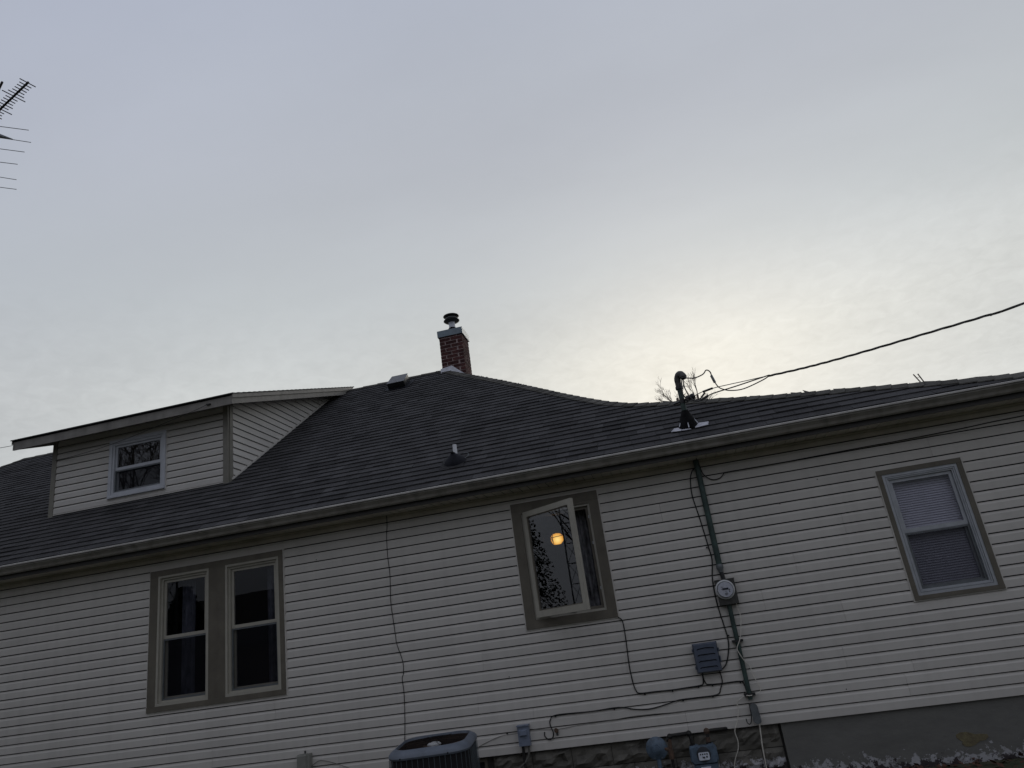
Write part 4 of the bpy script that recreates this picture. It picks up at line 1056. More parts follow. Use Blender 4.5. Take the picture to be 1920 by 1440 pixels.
def cable(name, pts, r, m_, label, cat='cable', group=None, k=5, n=6):
    q = MB(); q.tube(smooth_path(pts, k), r, n); return tag(obj(name, q, m_, smooth=True), label, cat, group)
cable('wall_cable', [(0.445, -0.028, 2.60), (0.445, -0.025, 2.541), (0.409, -0.022, 2.507), (0.372, -0.022, 2.426), (0.353, -0.022, 2.247), (0.378, -0.022, 2.002), (0.400, -0.022, 1.716), (0.408, -0.022, 1.568), (0.368, -0.022, 1.365), (0.363, -0.022, 1.14), (0.382, -0.022, 0.937), (0.392, -0.022, 0.799), (0.372, -0.022, 0.687), (0.322, -0.03, 0.574), (0.262, -0.035, 0.526)], 0.0062, M['cable'], 'black cable snaking down beside the conduit into the slate box')
cable('wall_cable', [(-0.640, -0.03, 1.150), (-0.606, -0.022, 1.10), (-0.604, -0.022, 0.961), (-0.610, -0.022, 0.829), (-0.617, -0.022, 0.711), (-0.617, -0.022, 0.610), (-0.609, -0.022, 0.50), (-0.596, -0.022, 0.445), (-0.563, -0.022, 0.410), (-0.401, -0.022, 0.407), (-0.239, -0.022, 0.403), (-0.086, -0.022, 0.407), (0.035, -0.022, 0.411), (0.069, -0.022, 0.430), (0.078, -0.03, 0.525)], 0.0062, M['cable'], 'black cable dropping from the casement corner and turning right to the slate box')
cable('wall_cable', [(0.081, -0.03, 0.52), (0.080, -0.022, 0.47), (0.090, -0.022, 0.428), (0.115, -0.022, 0.411), (0.249, -0.022, 0.405), (0.418, -0.022, 0.404), (0.448, -0.022, 0.370), (0.456, -0.022, 0.321), (0.462, -0.022, 0.255)], 0.0055, M['cable'], 'short black cable between the slate box and the lower conduit')
cable('wall_cable', [(0.246, -0.03, 0.522), (0.252, -0.022, 0.426), (0.219, -0.022, 0.358), (0.172, -0.022, 0.310), (-0.052, -0.022, 0.307), (-0.193, -0.022, 0.305), (-0.341, -0.022, 0.278), (-0.497, -0.022, 0.257), (-0.647, -0.022, 0.273), (-0.795, -0.022, 0.306), (-1.079, -0.022, 0.300), (-1.430, -0.022, 0.307), (-1.500, -0.022, 0.268), (-1.506, -0.022, 0.214), (-1.488, -0.022, 0.156), (-1.497, -0.022, 0.109), (-1.537, -0.022, 0.090), (-1.577, -0.022, 0.124), (-1.575, -0.022, 0.165)], 0.0055, M['cable'], 'long sagging black cable low on the siding, ending in a hooked loop')
cable('phone_wire', [(-1.73, -0.02, 0.208), (-1.47, -0.02, 0.176), (-1.221, -0.02, 0.187), (-0.946, -0.02, 0.195), (-0.612, -0.02, 0.210), (-0.173, -0.02, 0.198), (0.189, -0.02, 0.201)], 0.0028, M['wiregrey'], 'thin grey wire along the lower siding above the gas pipes', 'wire')
cable('phone_wire', [(-1.846, -0.02, 0.183), (-2.027, -0.02, 0.175), (-2.174, -0.02, 0.136), (-2.275, -0.02, 0.102), (-2.4, -0.02, 0.06)], 0.0025, M['wiregrey'], 'thin grey wire running from the disconnect box behind the condenser', 'wire')
cable('eave_cable', [(0.490, -0.04, 2.606), (0.511, -0.03, 2.458), (0.589, -0.026, 2.380), (0.674, -0.026, 2.382), (0.721, -0.026, 2.420), (0.768, -0.026, 2.432), (1.18, -0.024, 2.429), (2.106, -0.024, 2.442), (2.457, -0.036, 2.443), (3.091, -0.024, 2.458), (3.671, -0.024, 2.477), (5.9, -0.024, 2.50)], 0.0052, M['cable'], 'black cable looping from the conduit top and running right under the eave')
cable('wall_wire', [(-3.074, -0.03, 2.61), (-3.082, -0.018, 2.5), (-3.098, -0.018, 2.37), (-3.103, -0.018, 2.152), (-3.093, -0.018, 1.95), (-3.107, -0.018, 1.662), (-3.096, -0.018, 1.47), (-3.081, -0.018, 1.283), (-3.074, -0.018, 1.199), (-3.022, -0.018, 1.017), (-3.025, -0.018, 0.9), (-3.044, -0.018, 0.842), (-3.036, -0.018, 0.697), (-3.05, -0.018, 0.437), (-3.069, -0.018, 0.245), (-3.097, -0.018, -0.014), (-3.1, -0.02, -0.3)], 0.0042, M['cable'], 'thin black wire hanging down the siding above the condenser', 'wire')
cable('white_wire', [(0.546, -0.07, 1.125), (0.548, -0.06, 1.063), (0.558, -0.06, 0.988), (0.525, -0.07, 0.848), (0.494, -0.074, 0.77), (0.455, -0.074, 0.703), (0.472, -0.074, 0.641), (0.5, -0.06, 0.582), (0.541, -0.05, 0.525), (0.544, -0.05, 0.462), (0.589, -0.04, 0.31), (0.528, -0.05, 0.278), (0.472, -0.078, 0.272), (0.427, -0.06, 0.274), (0.342, -0.05, 0.222), (0.349, -0.05, 0.175), (0.309, -0.05, 0.061), (0.267, -0.05, -0.018), (0.275, -0.05, -0.102), (0.268, -0.05, -0.152), (0.256, -0.05, -0.187), (0.216, -0.04, -0.259), (0.193, -0.04, -0.335), (0.19, -0.05, -0.49)], 0.0042, M['wirewhite'], 'loose white wire dangling from the meter box to the foundation', 'wire', k=4)
cable('white_wire', [(0.497, -0.03, 0.03), (0.504, -0.03, -0.003), (0.496, -0.03, -0.09), (0.487, -0.03, -0.181), (0.481, -0.03, -0.312), (0.478, -0.03, -0.406), (0.476, -0.04, -0.5)], 0.006, M['wirewhite'], 'thick white wire hanging below the conduit fitting over the foundation blocks', 'wire')
cable('ground_hook', [(0.394, -0.05, 0.075), (0.399, -0.05, 0.037), (0.422, -0.05, 0.026), (0.446, -0.05, 0.080), (0.452, -0.05, 0.20)], 0.004, M['cable'], 'small hooked black wire end beside the conduit fitting', 'wire')
clipme = mesh_of('cable_clip', B1(-0.007, 0.007, -0.012, 0.006, -0.006, 0.006), M['cable'])
for k, (x, z, lb) in enumerate(((-0.515, 0.396, 'under the cable bend below the casement'), (-0.24, 0.392, 'midway along the cable left of the slate box'), (0.016, 0.398, 'just below left of the slate box'), (0.151, 0.396, 'just below right of the slate box'), (0.418, 0.394, 'at the lower conduit'), (0.133, 0.298, 'right end of the long sagging cable'), (-0.157, 0.294, 'where the long cable begins to sag'), (-0.84, 0.294, 'left of the cable sag'), (-1.44, 0.296, 'at the top of the hooked loop'), (-1.962, 0.193, 'left of the disconnect box'), (0.384, 1.70, 'on the black cable beside the upper conduit'), (0.404, 0.83, 'on the black cable above the slate box'))):
    inst('cable_clip', clipme, None, (x, -0.020, z), label='tiny black cable clip '+lb, cat='cable clip', group='cable clips on the siding')

# disconnect box and its whip
dis = empty('disconnect_box', (-1.78, -0.08, 0.064), label='small blue-grey disconnect box with hooded lid, right of the condenser', cat='disconnect box')
obj('box', B1(-1.840, -1.725, -0.080, -0.014, 0.066, 0.245), M['discgrey'], dis)
obj('lid', B1(-1.846, -1.719, -0.092, -0.014, 0.246, 0.258), M['discgrey'], dis)
obj('handle', bev(-1.822, -1.742, -0.104, -0.081, 0.158, 0.215, 0.008), M['discgrey'], dis)
q = MB(); q.tube(smooth_path([(-1.748, -0.05, 0.066), (-1.755, -0.05, 0.0), (-1.79, -0.05, -0.07), (-1.88, -0.05, -0.14), (-2.0, -0.10, -0.24)]), 0.011, 8); obj('whip', q, M['wiregrey'], dis, smooth=True)
q = MB(); q.tube([(-1.81, -0.045, 0.066), (-1.812, -0.045, -0.12), (-1.815, -0.045, -0.4)], 0.014, 8); obj('feed_pipe', q, M['pipe'], dis, smooth=True)
# hose tap
tap = empty('hose_tap', (-1.44, -0.05, 0.14), label='small dark tap on the siding right of the disconnect box', cat='tap')
q = MB(); q.tube([(-1.445, -0.012, 0.165), (-1.445, -0.05, 0.16), (-1.44, -0.065, 0.125)], [0.012, 0.014, 0.011], 8); obj('spout', q, M['pipe'], tap)
q = MB(); q.lathe([(0.0, 0.0), (0.022, 0.002), (0.022, 0.008), (0.0, 0.01)], (-1.447, -0.062, 0.172), axis='y', n=12); obj('wheel', q, M['rusty'], tap)

# beige box low on the left
lbx = empty('junction_box', (-4.19, -0.07, -0.06), label='grey-beige cable box at the bottom edge of the siding, left of the condenser', cat='utility box')
obj('box', B1(-4.262, -4.125, -0.085, -0.014, -0.05, 0.235), M['boxbeige'], lbx)
obj('lid', bev(-4.270, -4.155, -0.100, -0.0855, -0.045, 0.228, 0.008), M['boxbeige'], lbx)
q = MB(); q.tube(smooth_path([(-4.13, -0.05, 0.10), (-4.09, -0.03, 0.13), (-4.027, -0.025, 0.15), (-3.895, -0.025, 0.118), (-3.755, -0.025, 0.065), (-3.55, -0.025, -0.02)]), 0.003, 5); obj('wire', q, M['wiregrey'], lbx)
q = MB(); q.tube([(-4.20, -0.03, 0.236), (-4.20, -0.03, 0.262)], 0.008, 6); obj('clip', q, M['cable'], lbx)

# ------------------------------------------------------------------ gas set
gr = empty('gas_regulator', (-0.487, -0.18, -0.18), label='round blue-grey gas regulator disc in front of the foundation blocks', cat='gas regulator')
rc = (-0.487, -0.13, -0.078)
q = MB(); q.lathe([(0.0, -0.03), (0.07, -0.02), (0.100, 0.0), (0.103, 0.006), (0.103, 0.018), (0.098, 0.022), (0.070, 0.036), (0.045, 0.046), (0.040, 0.060), (0.026, 0.062), (0.024, 0.072), (0.0, 0.074)], rc, axis='y', n=36); obj('body', q, M['gasblue'], gr, smooth=True)
bolt = mesh_of('bolt', (lambda q: (q.lathe([(0.006, 0), (0.006, 0.006), (0.0, 0.007)], (0, 0, 0), axis='y', n=6), q)[1])(MB()), M['greymetal'])
for k in range(8):
    t = PI/8+k*PI/4; inst('bolt', bolt, gr, (rc[0]+0.089*math.cos(t), rc[1]-0.024, rc[2]+0.089*math.sin(t)))
q = MB(); q.tube([(rc[0], -0.14, rc[2]-0.098), (rc[0], -0.14, rc[2]-0.30)], 0.020, 10); obj('neck', q, M['gasblue'], gr)
gp = empty('gas_pipe', (-0.25, -0.16, -0.45), label='dark iron gas pipe with elbows looping under the siding edge', cat='gas pipe')
def elbow(mb, p, r): mb.lathe([(0.0, -r), (r*0.7, -r*0.7), (r, 0), (r*0.7, r*0.7), (0.0, r)], p, n=10)
q = MB(); q.tube([(-0.385, -0.15, -0.02), (-0.335, -0.15, 0.018), (-0.170, -0.15, 0.022), (-0.150, -0.15, -0.03), (-0.148, -0.15, -0.09)], 0.017, 10)
obj('loop', q, M['pipe'], gp, smooth=True)
q = MB()
for p_ in ((-0.345, -0.15, 0.012), (-0.162, -0.15, 0.020)): elbow(q, p_, 0.028)
obj('elbow', q, M['pipe'], gp, smooth=True)
q = MB(); q.tube([(-0.352, -0.15, 0.0), (-0.360, -0.15, -0.10)], 0.018, 10); q.tube([(-0.36, -0.15, -0.10), (-0.36, -0.15, -0.18)], 0.026, 10); q.tube([(-0.42, -0.15, -0.085), (-0.36, -0.15, -0.10)], 0.016, 8); obj('union', q, M['rusty'], gp)
q = MB(); q.tube([(-0.36, -0.15, -0.18), (-0.36, -0.15, -0.5)], 0.014, 10); obj('riser', q, M['pipe'], gp, smooth=True)
q = MB(); q.tube([(0.004, -0.15, -0.075), (0.006, -0.15, 0.024), (0.05, -0.13, 0.022), (0.19, -0.02, 0.006), (0.22, 0.05, 0.0)], 0.016, 10); obj('outlet', q, M['pipe'], gp, smooth=True)
q = MB(); elbow(q, (0.006, -0.15, 0.022), 0.030); q.tube([(0.005, -0.15, -0.03), (0.005, -0.15, -0.07)], 0.022, 10); obj('outlet_elbow', q, M['rusty'], gp, smooth=True)
gm = empty('gas_meter', (-0.06, -0.2, -0.4), label='blue-grey gas meter with white number plate below the siding', cat='gas meter')
q = MB()
prof = [(-0.185, -0.10), (-0.17, -0.085), (-0.12, -0.080), (-0.09, -0.095), (-0.03, -0.095), (0.0, -0.080), (0.04, -0.085), (0.065, -0.12), (0.068, -0.21), (0.05, -0.24), (-0.17, -0.24), (-0.19, -0.21)]
m = MB(); n = len(prof)
for (y, s_) in ((-0.235, 0.90), (-0.215, 1.0), (-0.10, 1.0)):
    for x, z in prof: m.v.append(Vector((-0.062+(x+0.062)*s_, y, -0.16+(z+0.16)*s_)))
m.f = [tuple(range(n))]+[(r_*n+k, r_*n+n+k, r_*n+n+(k+1) % n, r_*n+(k+1) % n) for r_ in range(2) for k in range(n)]+[tuple(2*n+k for k in reversed(range(n)))]; m.tint = [None]*len(m.f)
obj('body', m, M['gasblue'], gm)
q = MB(); q.box(-0.17, 0.05, -0.225, -0.10, -0.42, -0.245); obj('lower_case', q, M['gasblue'], gm)
q = MB(); q.lathe([(0.064, 0.0), (0.064, 0.014), (0.055, 0.018), (0.0, 0.018)], (-0.062, -0.2355, -0.155), axis='y', n=28); obj('dial_housing', q, M['ink'], gm, smooth=True)
m = MB(); pr = []
for (cx_, cz_, a0) in ((0.036, 0.018, 0), (-0.036, 0.018, 90), (-0.036, -0.020, 180), (0.036, -0.020, 270)):
    for k in range(4):
        t = math.radians(a0+30*k); pr.append((-0.062+cx_+0.014*math.cos(t), -0.168+cz_+0.014*math.sin(t)))
n = len(pr)
for y in (-0.2600, -0.2545):
    for x, z in pr: m.v.append(Vector((x, y, z)))
m.f = [tuple(range(n)), tuple(n+k for k in reversed(range(n)))]+[(k, n+k, n+(k+1) % n, (k+1) % n) for k in range(n)]; m.tint = [None]*len(m.f)
obj('number_plate', m, M['label'], gm)
q = MB()
for k in range(4): q.box(-0.098+0.02*k, -0.086+0.02*k, -0.2615, -0.2602, -0.158, -0.146)
q.box(-0.075, -0.055, -0.2615, -0.2602, -0.185, -0.172); q.box(-0.045, -0.030, -0.2615, -0.2602, -0.182, -0.168); q.tube([(-0.08, -0.261, -0.170), (-0.062, -0.261, -0.190)], 0.002, 4)
obj('print', q, M['ink'], gm)
q = MB(); q.box(-0.11, -0.02, -0.252, -0.2255, -0.40, -0.262); obj('index_cover', q, M['flash'], gm)
for xx in (-0.148, 0.004):
    q = MB(); q.tube([(xx, -0.15, -0.075), (xx, -0.15, -0.10)], 0.026, 10); obj('swivel_nut', q, M['pipe'], gm)

# ------------------------------------------------------------------ condenser unit
ac = empty('air_conditioner', (-2.42, -1.0, GZ), label='round-cornered outdoor air conditioner with blue-grey rim and dark slatted sides', cat='air conditioner')
AM = Matrix.Translation((-2.43, -0.93, 0.275)) @ Matrix.Rotation(math.radians(9), 4, 'Z') @ Matrix.Rotation(math.radians(1.6), 4, 'X') @ Matrix.Diagonal((1.04, 1.2, 1, 1))
def rr_ring(hw, rad, z, n=7):
    pts = []
    for cx_, cy_, a0 in ((hw-rad, hw-rad, 0), (-(hw-rad), hw-rad, 90), (-(hw-rad), -(hw-rad), 180), (hw-rad, -(hw-rad), 270)):
        for k in range(n+1):
            t = math.radians(a0+90*k/n); pts.append(AM @ Vector((cx_+rad*math.cos(t), cy_+rad*math.sin(t), z)))
    return pts
def loft(rings, close=True):
    m = MB(); n = len(rings[0])
    for r_ in rings: m.v += [Vector(p) for p in r_]
    for i in range(len(rings)-1):
        for k in range(n):
            m.f.append((i*n+k, i*n+(k+1) % n, (i+1)*n+(k+1) % n, (i+1)*n+k)); m.tint.append(None)
    return m
HWA = 0.35
m = loft([rr_ring(HWA, 0.16, -0.028), rr_ring(HWA+0.006, 0.163, -0.012), rr_ring(HWA, 0.16, 0.006), rr_ring(HWA-0.010, 0.155, 0.020), rr_ring(HWA-0.045, 0.15, 0.044), rr_ring(HWA-0.052, 0.15, 0.044), rr_ring(HWA-0.055, 0.15, 0.022)])
obj('top_rim', m, M['acblue'], ac, smooth=True)
m = loft([rr_ring(HWA-0.012, 0.155, -0.70), rr_ring(HWA-0.012, 0.155, -0.029)]); obj('coil', m, M['dark'], ac)
m = MB(); rg = rr_ring(HWA-0.055, 0.15, -0.16); m.v = rg; m.f = [tuple(range(len(rg)))]; m.tint = [None]; obj('inner_well', m, M['dark'], ac)
m = loft([rr_ring(HWA-0.056, 0.15, -0.16), rr_ring(HWA-0.056, 0.15, 0.022)]); obj('well_wall', m, M['wellbrown'], ac)
# side wires as separate bars, three horizontal bands
per = rr_ring(HWA+0.002, 0.162, 0.0, 8); L_ = [0]
P2 = per+[per[0]]
for a, b in zip(P2, P2[1:]): L_.append(L_[-1]+(b-a).length)
s = 0
barme = None
while s < L_[-1]:
    for i in range(len(P2)-1):
        if L_[i] <= s <= L_[i+1]: p = P2[i].lerp(P2[i+1], (s-L_[i])/(L_[i+1]-L_[i])); break
    if barme is None:
        q = MB(); q.tube([(0, 0, -0.70), (0, 0, -0.03)], 0.0019, 5); barme = mesh_of('grille_bar', q, M['galv'])
    inst('grille_bar', barme, ac, p); s += 0.048
for zz in (-0.20, -0.37, -0.54):
    q = MB(); rg = rr_ring(HWA+0.006, 0.162, zz, 8); q.tube(rg+[rg[0]], 0.0026, 5, cap=False); obj('grille_band', q, M['meterbox'], ac)
# fan guard rings, hub and blades
q = MB(); HC = Vector((0, 0, 0.052))
for r_ in (0.06, 0.10, 0.14, 0.18, 0.22, 0.255):
    q.tube([AM @ Vector((r_*math.cos(2*PI*k/28), r_*math.sin(2*PI*k/28), 0.046-0.05*r_)) for k in range(29)], 0.0018, 4, cap=False)
for k in range(8):
    t = PI/8+PI*k/4; q.tube([AM @ Vector((0.03*math.cos(t), 0.03*math.sin(t), 0.046)), AM @ Vector((0.295*math.cos(t), 0.295*math.sin(t), 0.034))], 0.0018, 4)
obj('fan_guard', q, M['tar'], ac, kind='stuff')
q = MB(); q.lathe([(0.065, 0.0), (0.065, 0.01), (0.05, 0.022), (0.02, 0.028), (0.0, 0.028)], AM @ Vector((0.0, 0.0, 0.0)), n=20); obj('fan_hub', q, M['ring'], ac, smooth=True)
for k in range(4):
    t = PI*k/2+0.4
    q = MB(); M4 = AM @ Matrix.Rotation(t, 4, 'Z')
    q.hexa([M4 @ Vector(p) for p in ((0.06, -0.03, -0.05), (0.25, -0.07, -0.06), (0.25, 0.07, -0.025), (0.06, 0.03, -0.03), (0.06, -0.03, -0.047), (0.25, -0.07, -0.057), (0.25, 0.07, -0.022), (0.06, 0.03, -0.027))]); obj('fan_blade', q, M['rusty'], ac)
screw = mesh_of('screw', (lambda q: (q.lathe([(0.007, 0), (0.007, 0.004), (0.0, 0.005)], (0, 0, 0), axis='y', n=8), q)[1])(MB()), M['tar'])
for lx in (-0.22, 0.18): inst('screw', screw, ac, AM @ Vector((lx, -HWA-0.006, -0.012)))
obj('pad', B1(-2.95, -1.95, -1.45, -0.42, GZ-0.02, GZ+0.03), M['mortar'], ac)

# ------------------------------------------------------------------ nail heads and specks on the siding
nail = mesh_of('nail_head', (lambda q: (q.lathe([(0.006, 0), (0.006, 0.003), (0.0, 0.004)], (0, 0, 0), axis='y', n=8), q)[1])(MB()), M['cable'])
for (x, z, lb) in ((-1.87, 0.72, 'below the casement, left of its corner'), (1.62, 2.20, 'under the eave left of the right window'), (1.20, 2.02, 'midway between conduit and right window'), (1.90, 0.20, 'near the bottom of the siding at the right'), (-3.98, 2.25, 'high on the siding right of the double window'), (1.36, 0.22, 'low on the siding right of the conduit')):
    inst('nail_head', nail, None, (x, -0.0135, z), label='dark nail head '+lb, cat='nail head', group='nail heads on the siding')

# ------------------------------------------------------------------ television antenna tower at the left
twr = empty('antenna_tower', (-7.35, -1.75, GZ), label='television antenna on a lattice tower at the left edge, long thin rods', cat='antenna')
tx, ty = -7.35, -1.75; legs = [(tx+0.15*math.cos(a), ty+0.15*math.sin(a)) for a in (PI/2, PI/2+2*PI/3, PI/2+4*PI/3)]
for lx, ly in legs:
    q = MB(); q.tube([(lx, ly, GZ), (lx, ly, 6.2)], 0.016, 8); obj('leg', q, M['antenna'], twr)
q = MB(); z = GZ+0.1
while z < 6.1:
    for i in range(3):
        a, b = legs[i], legs[(i+1) % 3]; q.tube([(a[0], a[1], z), (b[0], b[1], z)], 0.007, 5); q.tube([(a[0], a[1], z), (b[0], b[1], z+0.38)], 0.006, 5)
    z += 0.38
obj('bracing', q, M['antenna'], twr)
q = MB(); q.tube([(tx, ty, 5.9), (tx, ty, 7.25)], 0.02, 8); obj('mast', q, M['antenna'], twr)
bdir = (Vector((-5.33, -3.105, 0))-Vector((-5.867, -2.907, 0))).normalized()
A0 = Vector((-5.867, -2.907, 7.0)); E0 = Vector((-5.32, -3.108, 7.0))
B0 = Vector((tx, ty, 7.0))
q = MB(); q.tube([B0, Vector((-6.6, -2.52, 7.0)), A0, E0], 0.011, 8); obj('boom', q, M['antdark'], twr)
q = MB(); q.tube([(-6.75, -2.45, 7.18), (-6.1, -2.86, 7.02), (-5.54, -3.195, 7.0)], 0.011, 8); obj('boom', q, M['antdark'], twr)
sdir = Vector((0.33, 1.0, 0)).normalized()
LA = (E0-A0).length
for k in range(24):
    s = 0.012+k*0.047
    p = E0-bdir*s
    hl = 0.056 if k % 5 else 0.075
    if k in (6, 12): hl = 0.11
    q = MB(); q.tube([p-sdir*hl, p+sdir*hl], 0.0055, 5); obj('short_rod', q, M['antdark'], twr)
tips = [((-6.075, -2.708), (-5.862, -2.556)), ((-6.218, -2.571), (-5.996, -2.392)), ((-6.367, -2.428), (-6.182, -2.29)), ((-6.552, -2.251), (-6.416, -2.151)), ((-6.771, -2.042), (-6.651, -1.934)), ((-6.926, -1.893), (-6.797, -1.789))]
cross = []
for k, (a, b) in enumerate(tips):
    a, b = Vector((*a, 7.0)), Vector((*b, 7.0)); d_ = (b-a).normalized()
    far = a-d_*(0.9+0.08*k); cross.append((a+far)/2)
    q = MB(); q.tube([far, b], 0.0042, 6); obj('long_rod', q, M['antenna'], twr)
q = MB(); q.tube([cross[0]+(cross[0]-cross[-1])*0.08, cross[-1]+(cross[-1]-cross[0])*0.08], 0.012, 8); q.tube([cross[-1], Vector((tx, ty, 7.0))], 0.012, 8); obj('boom', q, M['antdark'], twr)
q = MB(); q.tube([(-6.5, -2.8, 6.9), (-6.19, -2.63, 6.98), (-6.125, -2.50, 7.0)], [0.03, 0.028, 0.006], 8); obj('balun', q, M['greymetal'], twr)

# ------------------------------------------------------------------ far antenna behind the roof
fa = empty('far_antenna', (8.4, 16, GZ), label='far antenna poles poking over the roof edge at the right', cat='antenna')
for (a, b) in (((8.604, 16, 7.18), (8.86, 16, 6.60)), ((8.735, 16, 7.17), (8.92, 16, 6.60))):
    q = MB(); d_ = Vector(b)-Vector(a); q.tube([a, Vector(b)+d_*1.2], 0.019, 6); obj('pole', q, M['farbark'], fa)
q = MB(); q.tube([(8.9, 16, 6.2), (8.9, 16, GZ)], 0.04, 8)
q.tube([(8.67, 16, 7.05), (8.77, 16, 7.05)], 0.006, 4); obj('mast', q, M['farbark'], fa)
q = MB()
for k in range(9):
    x = 8.24+k*0.05; zt_ = 6.87+0.03*math.sin(k*1.7)+(0.06 if k in (4, 6) else 0)
    q.tube([(x, 16, 6.62), (x+random.uniform(-.02, .02), 16.05, zt_)], 0.006, 4)
for zz in (6.80, 6.86): q.tube([(8.20, 16, zz), (8.62, 16, zz+0.04)], 0.008, 4)
q.tube([(8.45, 16, 6.84), (8.9, 16, 6.7)], 0.01, 4)
obj('rods', q, M['bark'], fa)

# ------------------------------------------------------------------ trees
def tree(name, base, h, spread, seed, m_, label, depth=5, r0=0.16, lean=0.0, sides=4, fork=0.45, n0=7, twig=0.006, ang0=32, Lf=0.30):
    rr = random.Random(seed); t = empty(name, base, label=label, cat='tree')
    tr = MB(); br = MB(); base = Vector(base)
    top = base+Vector((lean, 0, h*fork))
    tr.tube([base, base.lerp(top, 0.5)+Vector((rr.uniform(-.1, .1), rr.uniform(-.1, .1), 0)), top], [r0, r0*0.8, r0*0.6], 8)
    def grow(p, d, L_, r, lev):
        n = 3; pts = [p]; q = p.copy(); dd = d.copy()
        for i in range(n):
            dd = (dd+Vector((rr.uniform(-1, 1), rr.uniform(-1, 1), rr.uniform(-0.4, 0.9)))*0.16).normalized()
            q = q+dd*(L_/n); pts.append(q.copy())
        br.tube(pts, [r, r*0.85, r*0.7, r*0.5], sides if lev < 3 else 3, cap=False)
        if lev >= depth: return
        for k in range(rr.choice((2, 3, 3)) if lev < depth-1 else rr.choice((3, 4))):
            f = rr.uniform(0.35, 1.0); j = min(int(f*n), n-1); sp_ = pts[j].lerp(pts[j+1], f*n-j)
            ax = dd.orthogonal().normalized(); ax.rotate(Matrix.Rotation(rr.uniform(0, 2*PI), 3, dd)) if False else None
            rot = Matrix.Rotation(rr.uniform(0, 2*PI), 3, dd); ax = rot @ ax
            nd = (dd*math.cos(math.radians(ang0))+ax*math.sin(math.radians(ang0))*spread).normalized()
            nd.z = max(nd.z, -0.1)
            grow(sp_, nd.normalized(), L_*rr.uniform(0.55, 0.8), max(r*0.55, twig), lev+1)
    for k in range(n0):
        a = 2*PI*k/n0+rr.uniform(-.3, .3); s0 = base.lerp(top, rr.uniform(0.7, 1.0))
        d = Vector((math.cos(a)*spread, math.sin(a)*spread, rr.uniform(0.9, 1.6))).normalized()
        grow(s0, d, h*Lf, r0*0.42, 1)
    obj('trunk', tr, m_, t, smooth=True); obj('branches', br, m_, t)
    return t
tree('bare_tree', (2.15, 32, GZ), 15.3, 0.55, 4, M['farbark'], 'bare winter treetop showing over the roof just left of the service mast', depth=6, r0=0.12, twig=0.0045, n0=10, ang0=30, fork=0.845, Lf=0.062)
tree('bare_tree', (3.35, 33, GZ), 15.6, 0.50, 12, M['farbark'], 'sparse bare treetop over the roof just right of the service mast', depth=5, r0=0.10, twig=0.0045, n0=8, ang0=28, fork=0.845, Lf=0.062)
# across the yard behind the photographer; seen only as reflections in the panes
tree('bare_tree', (-25.0, -21.0, GZ), 18.0, 0.9, 31, M['bark'], 'large bare tree across the yard, mirrored in the dormer window', depth=6, r0=0.26, twig=0.013, n0=10, fork=0.35)
tree('bare_tree', (-11.5, -15.0, GZ), 12.0, 0.8, 35, M['bark'], 'broad bare tree across the yard, mirrored in the double window', depth=5, r0=0.32, twig=0.016, n0=8)
tree('bare_tree', (7.6, -20.0, GZ), 10.0, 0.6, 41, M['bark'], 'slim bare tree across the yard, mirrored in the blinds window', depth=4, r0=0.16, twig=0.014, n0=5)
tree('bare_tree', (-14.5, -4.3, GZ), 7.5, 0.7, 52, M['bark'], 'bare tree left of the house, mirrored in the open casement pane', depth=5, r0=0.13, twig=0.008, n0=6)
nb = empty('blocker_house', (-12, -24, GZ), label='dark house added across the yard to block low skylight, mirrored in the double window', cat='house')  # unseen house, added to cut low sky light so the wall top darkens
obj('wall', B1(-24, 6, -30, -21, GZ, 2.3), M['rusty'], nb)
q = MB(); q.hexa([(-24.6, -30.6, 2.3), (6.6, -30.6, 2.3), (6.6, -20.4, 2.3), (-24.6, -20.4, 2.3), (-24.6, -25.6, 4.9), (6.6, -25.6, 4.9), (6.6, -25.4, 4.9), (-24.6, -25.4, 4.9)]); obj('roof', q, M['shingle'], nb)
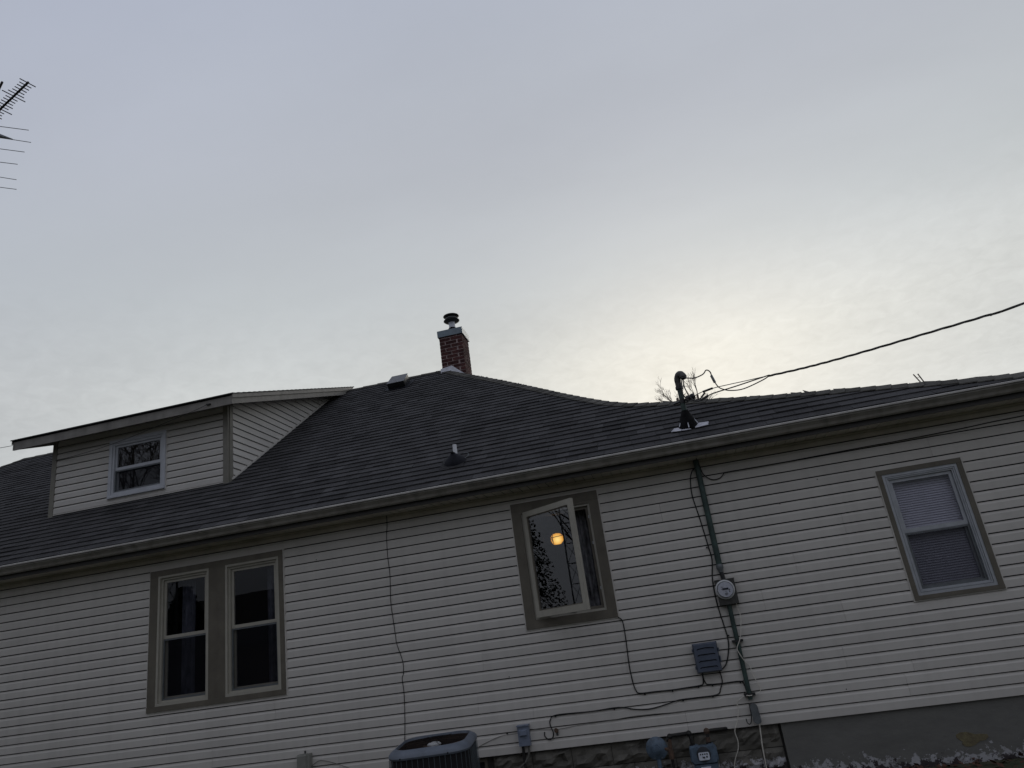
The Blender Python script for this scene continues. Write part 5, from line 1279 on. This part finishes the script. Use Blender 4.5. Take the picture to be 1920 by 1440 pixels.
def conifer(base, h, r, seed, label, n=2600, sz=1.0):
    rr = random.Random(seed); t = empty('conifer', base, label=label, cat='tree')
    q = MB(); q.tube([base, (base[0], base[1], base[2]+h)], [0.2, 0.02], 6); obj('trunk', q, M['bark'], t)
    q = MB()
    for k in range(n):
        f = rr.random()**0.8; z = base[2]+0.3+f*(h-0.3); R = r*(1-f)*rr.uniform(0.55, 1.05); a = rr.uniform(0, 2*PI)
        p = Vector((base[0]+R*math.cos(a), base[1]+R*math.sin(a), z)); o_ = Vector((math.cos(a), math.sin(a), -0.35)); s_ = Vector((-math.sin(a), math.cos(a), 0))
        L2 = rr.uniform(0.25, 0.6)*sz; s_ = s_*sz; q.quad(p-s_*0.12-o_*L2*0.5, p+s_*0.12-o_*L2*0.5, p+s_*0.16+o_*L2*0.5+Vector((0, 0, rr.uniform(-.1, .1))), p-s_*0.16+o_*L2*0.5)
    obj('crown', q, M['needles'], t)
for k, (x, y, h, r) in enumerate(((-16.3, -14.5, 4.6, 2.4), (-11.0, -15.5, 5.0, 2.2), (-8.0, -17.5, 7.0, 2.4), (-19.0, -1.2, 12.0, 2.9), (3.0, -18.5, 6.5, 2.4))):
    conifer((x, y, GZ), h, r, 60+k, ('short dark conifer across the yard, mirrored in the left double pane', 'tall dark conifer across the yard, mirrored in the right double pane', 'low dark conifer across the yard behind the photographer', 'dark conifer beyond the left end of the house, mirrored in the casement pane', 'squat conifer across the yard, mirrored in the blinds window')[k], *((26000, 0.2) if k == 3 else (2600, 1.0)))

# ------------------------------------------------------------------ dead leaves along the wall foot
q = MB(); rr = random.Random(5)
for k in range(900):
    x = rr.uniform(-1.5, 5.5); y = rr.uniform(-0.75, 0.0)*(rr.random()**0.5); z = GZ+rr.uniform(0.003, 0.045)
    a = rr.uniform(0, 2*PI); s_ = rr.uniform(0.015, 0.04); u = Vector((math.cos(a), math.sin(a), rr.uniform(-.6, .6)))*s_; v = Vector((-math.sin(a), math.cos(a), rr.uniform(-.6, .6)))*s_*0.6
    p = Vector((x, y, z)); q.quad(p-u, p-v, p+u, p+v)
obj('leaf_litter', q, M['leaf'], kind='stuff')
print('objects', len(bpy.data.objects), 'tabs', len(tabs))
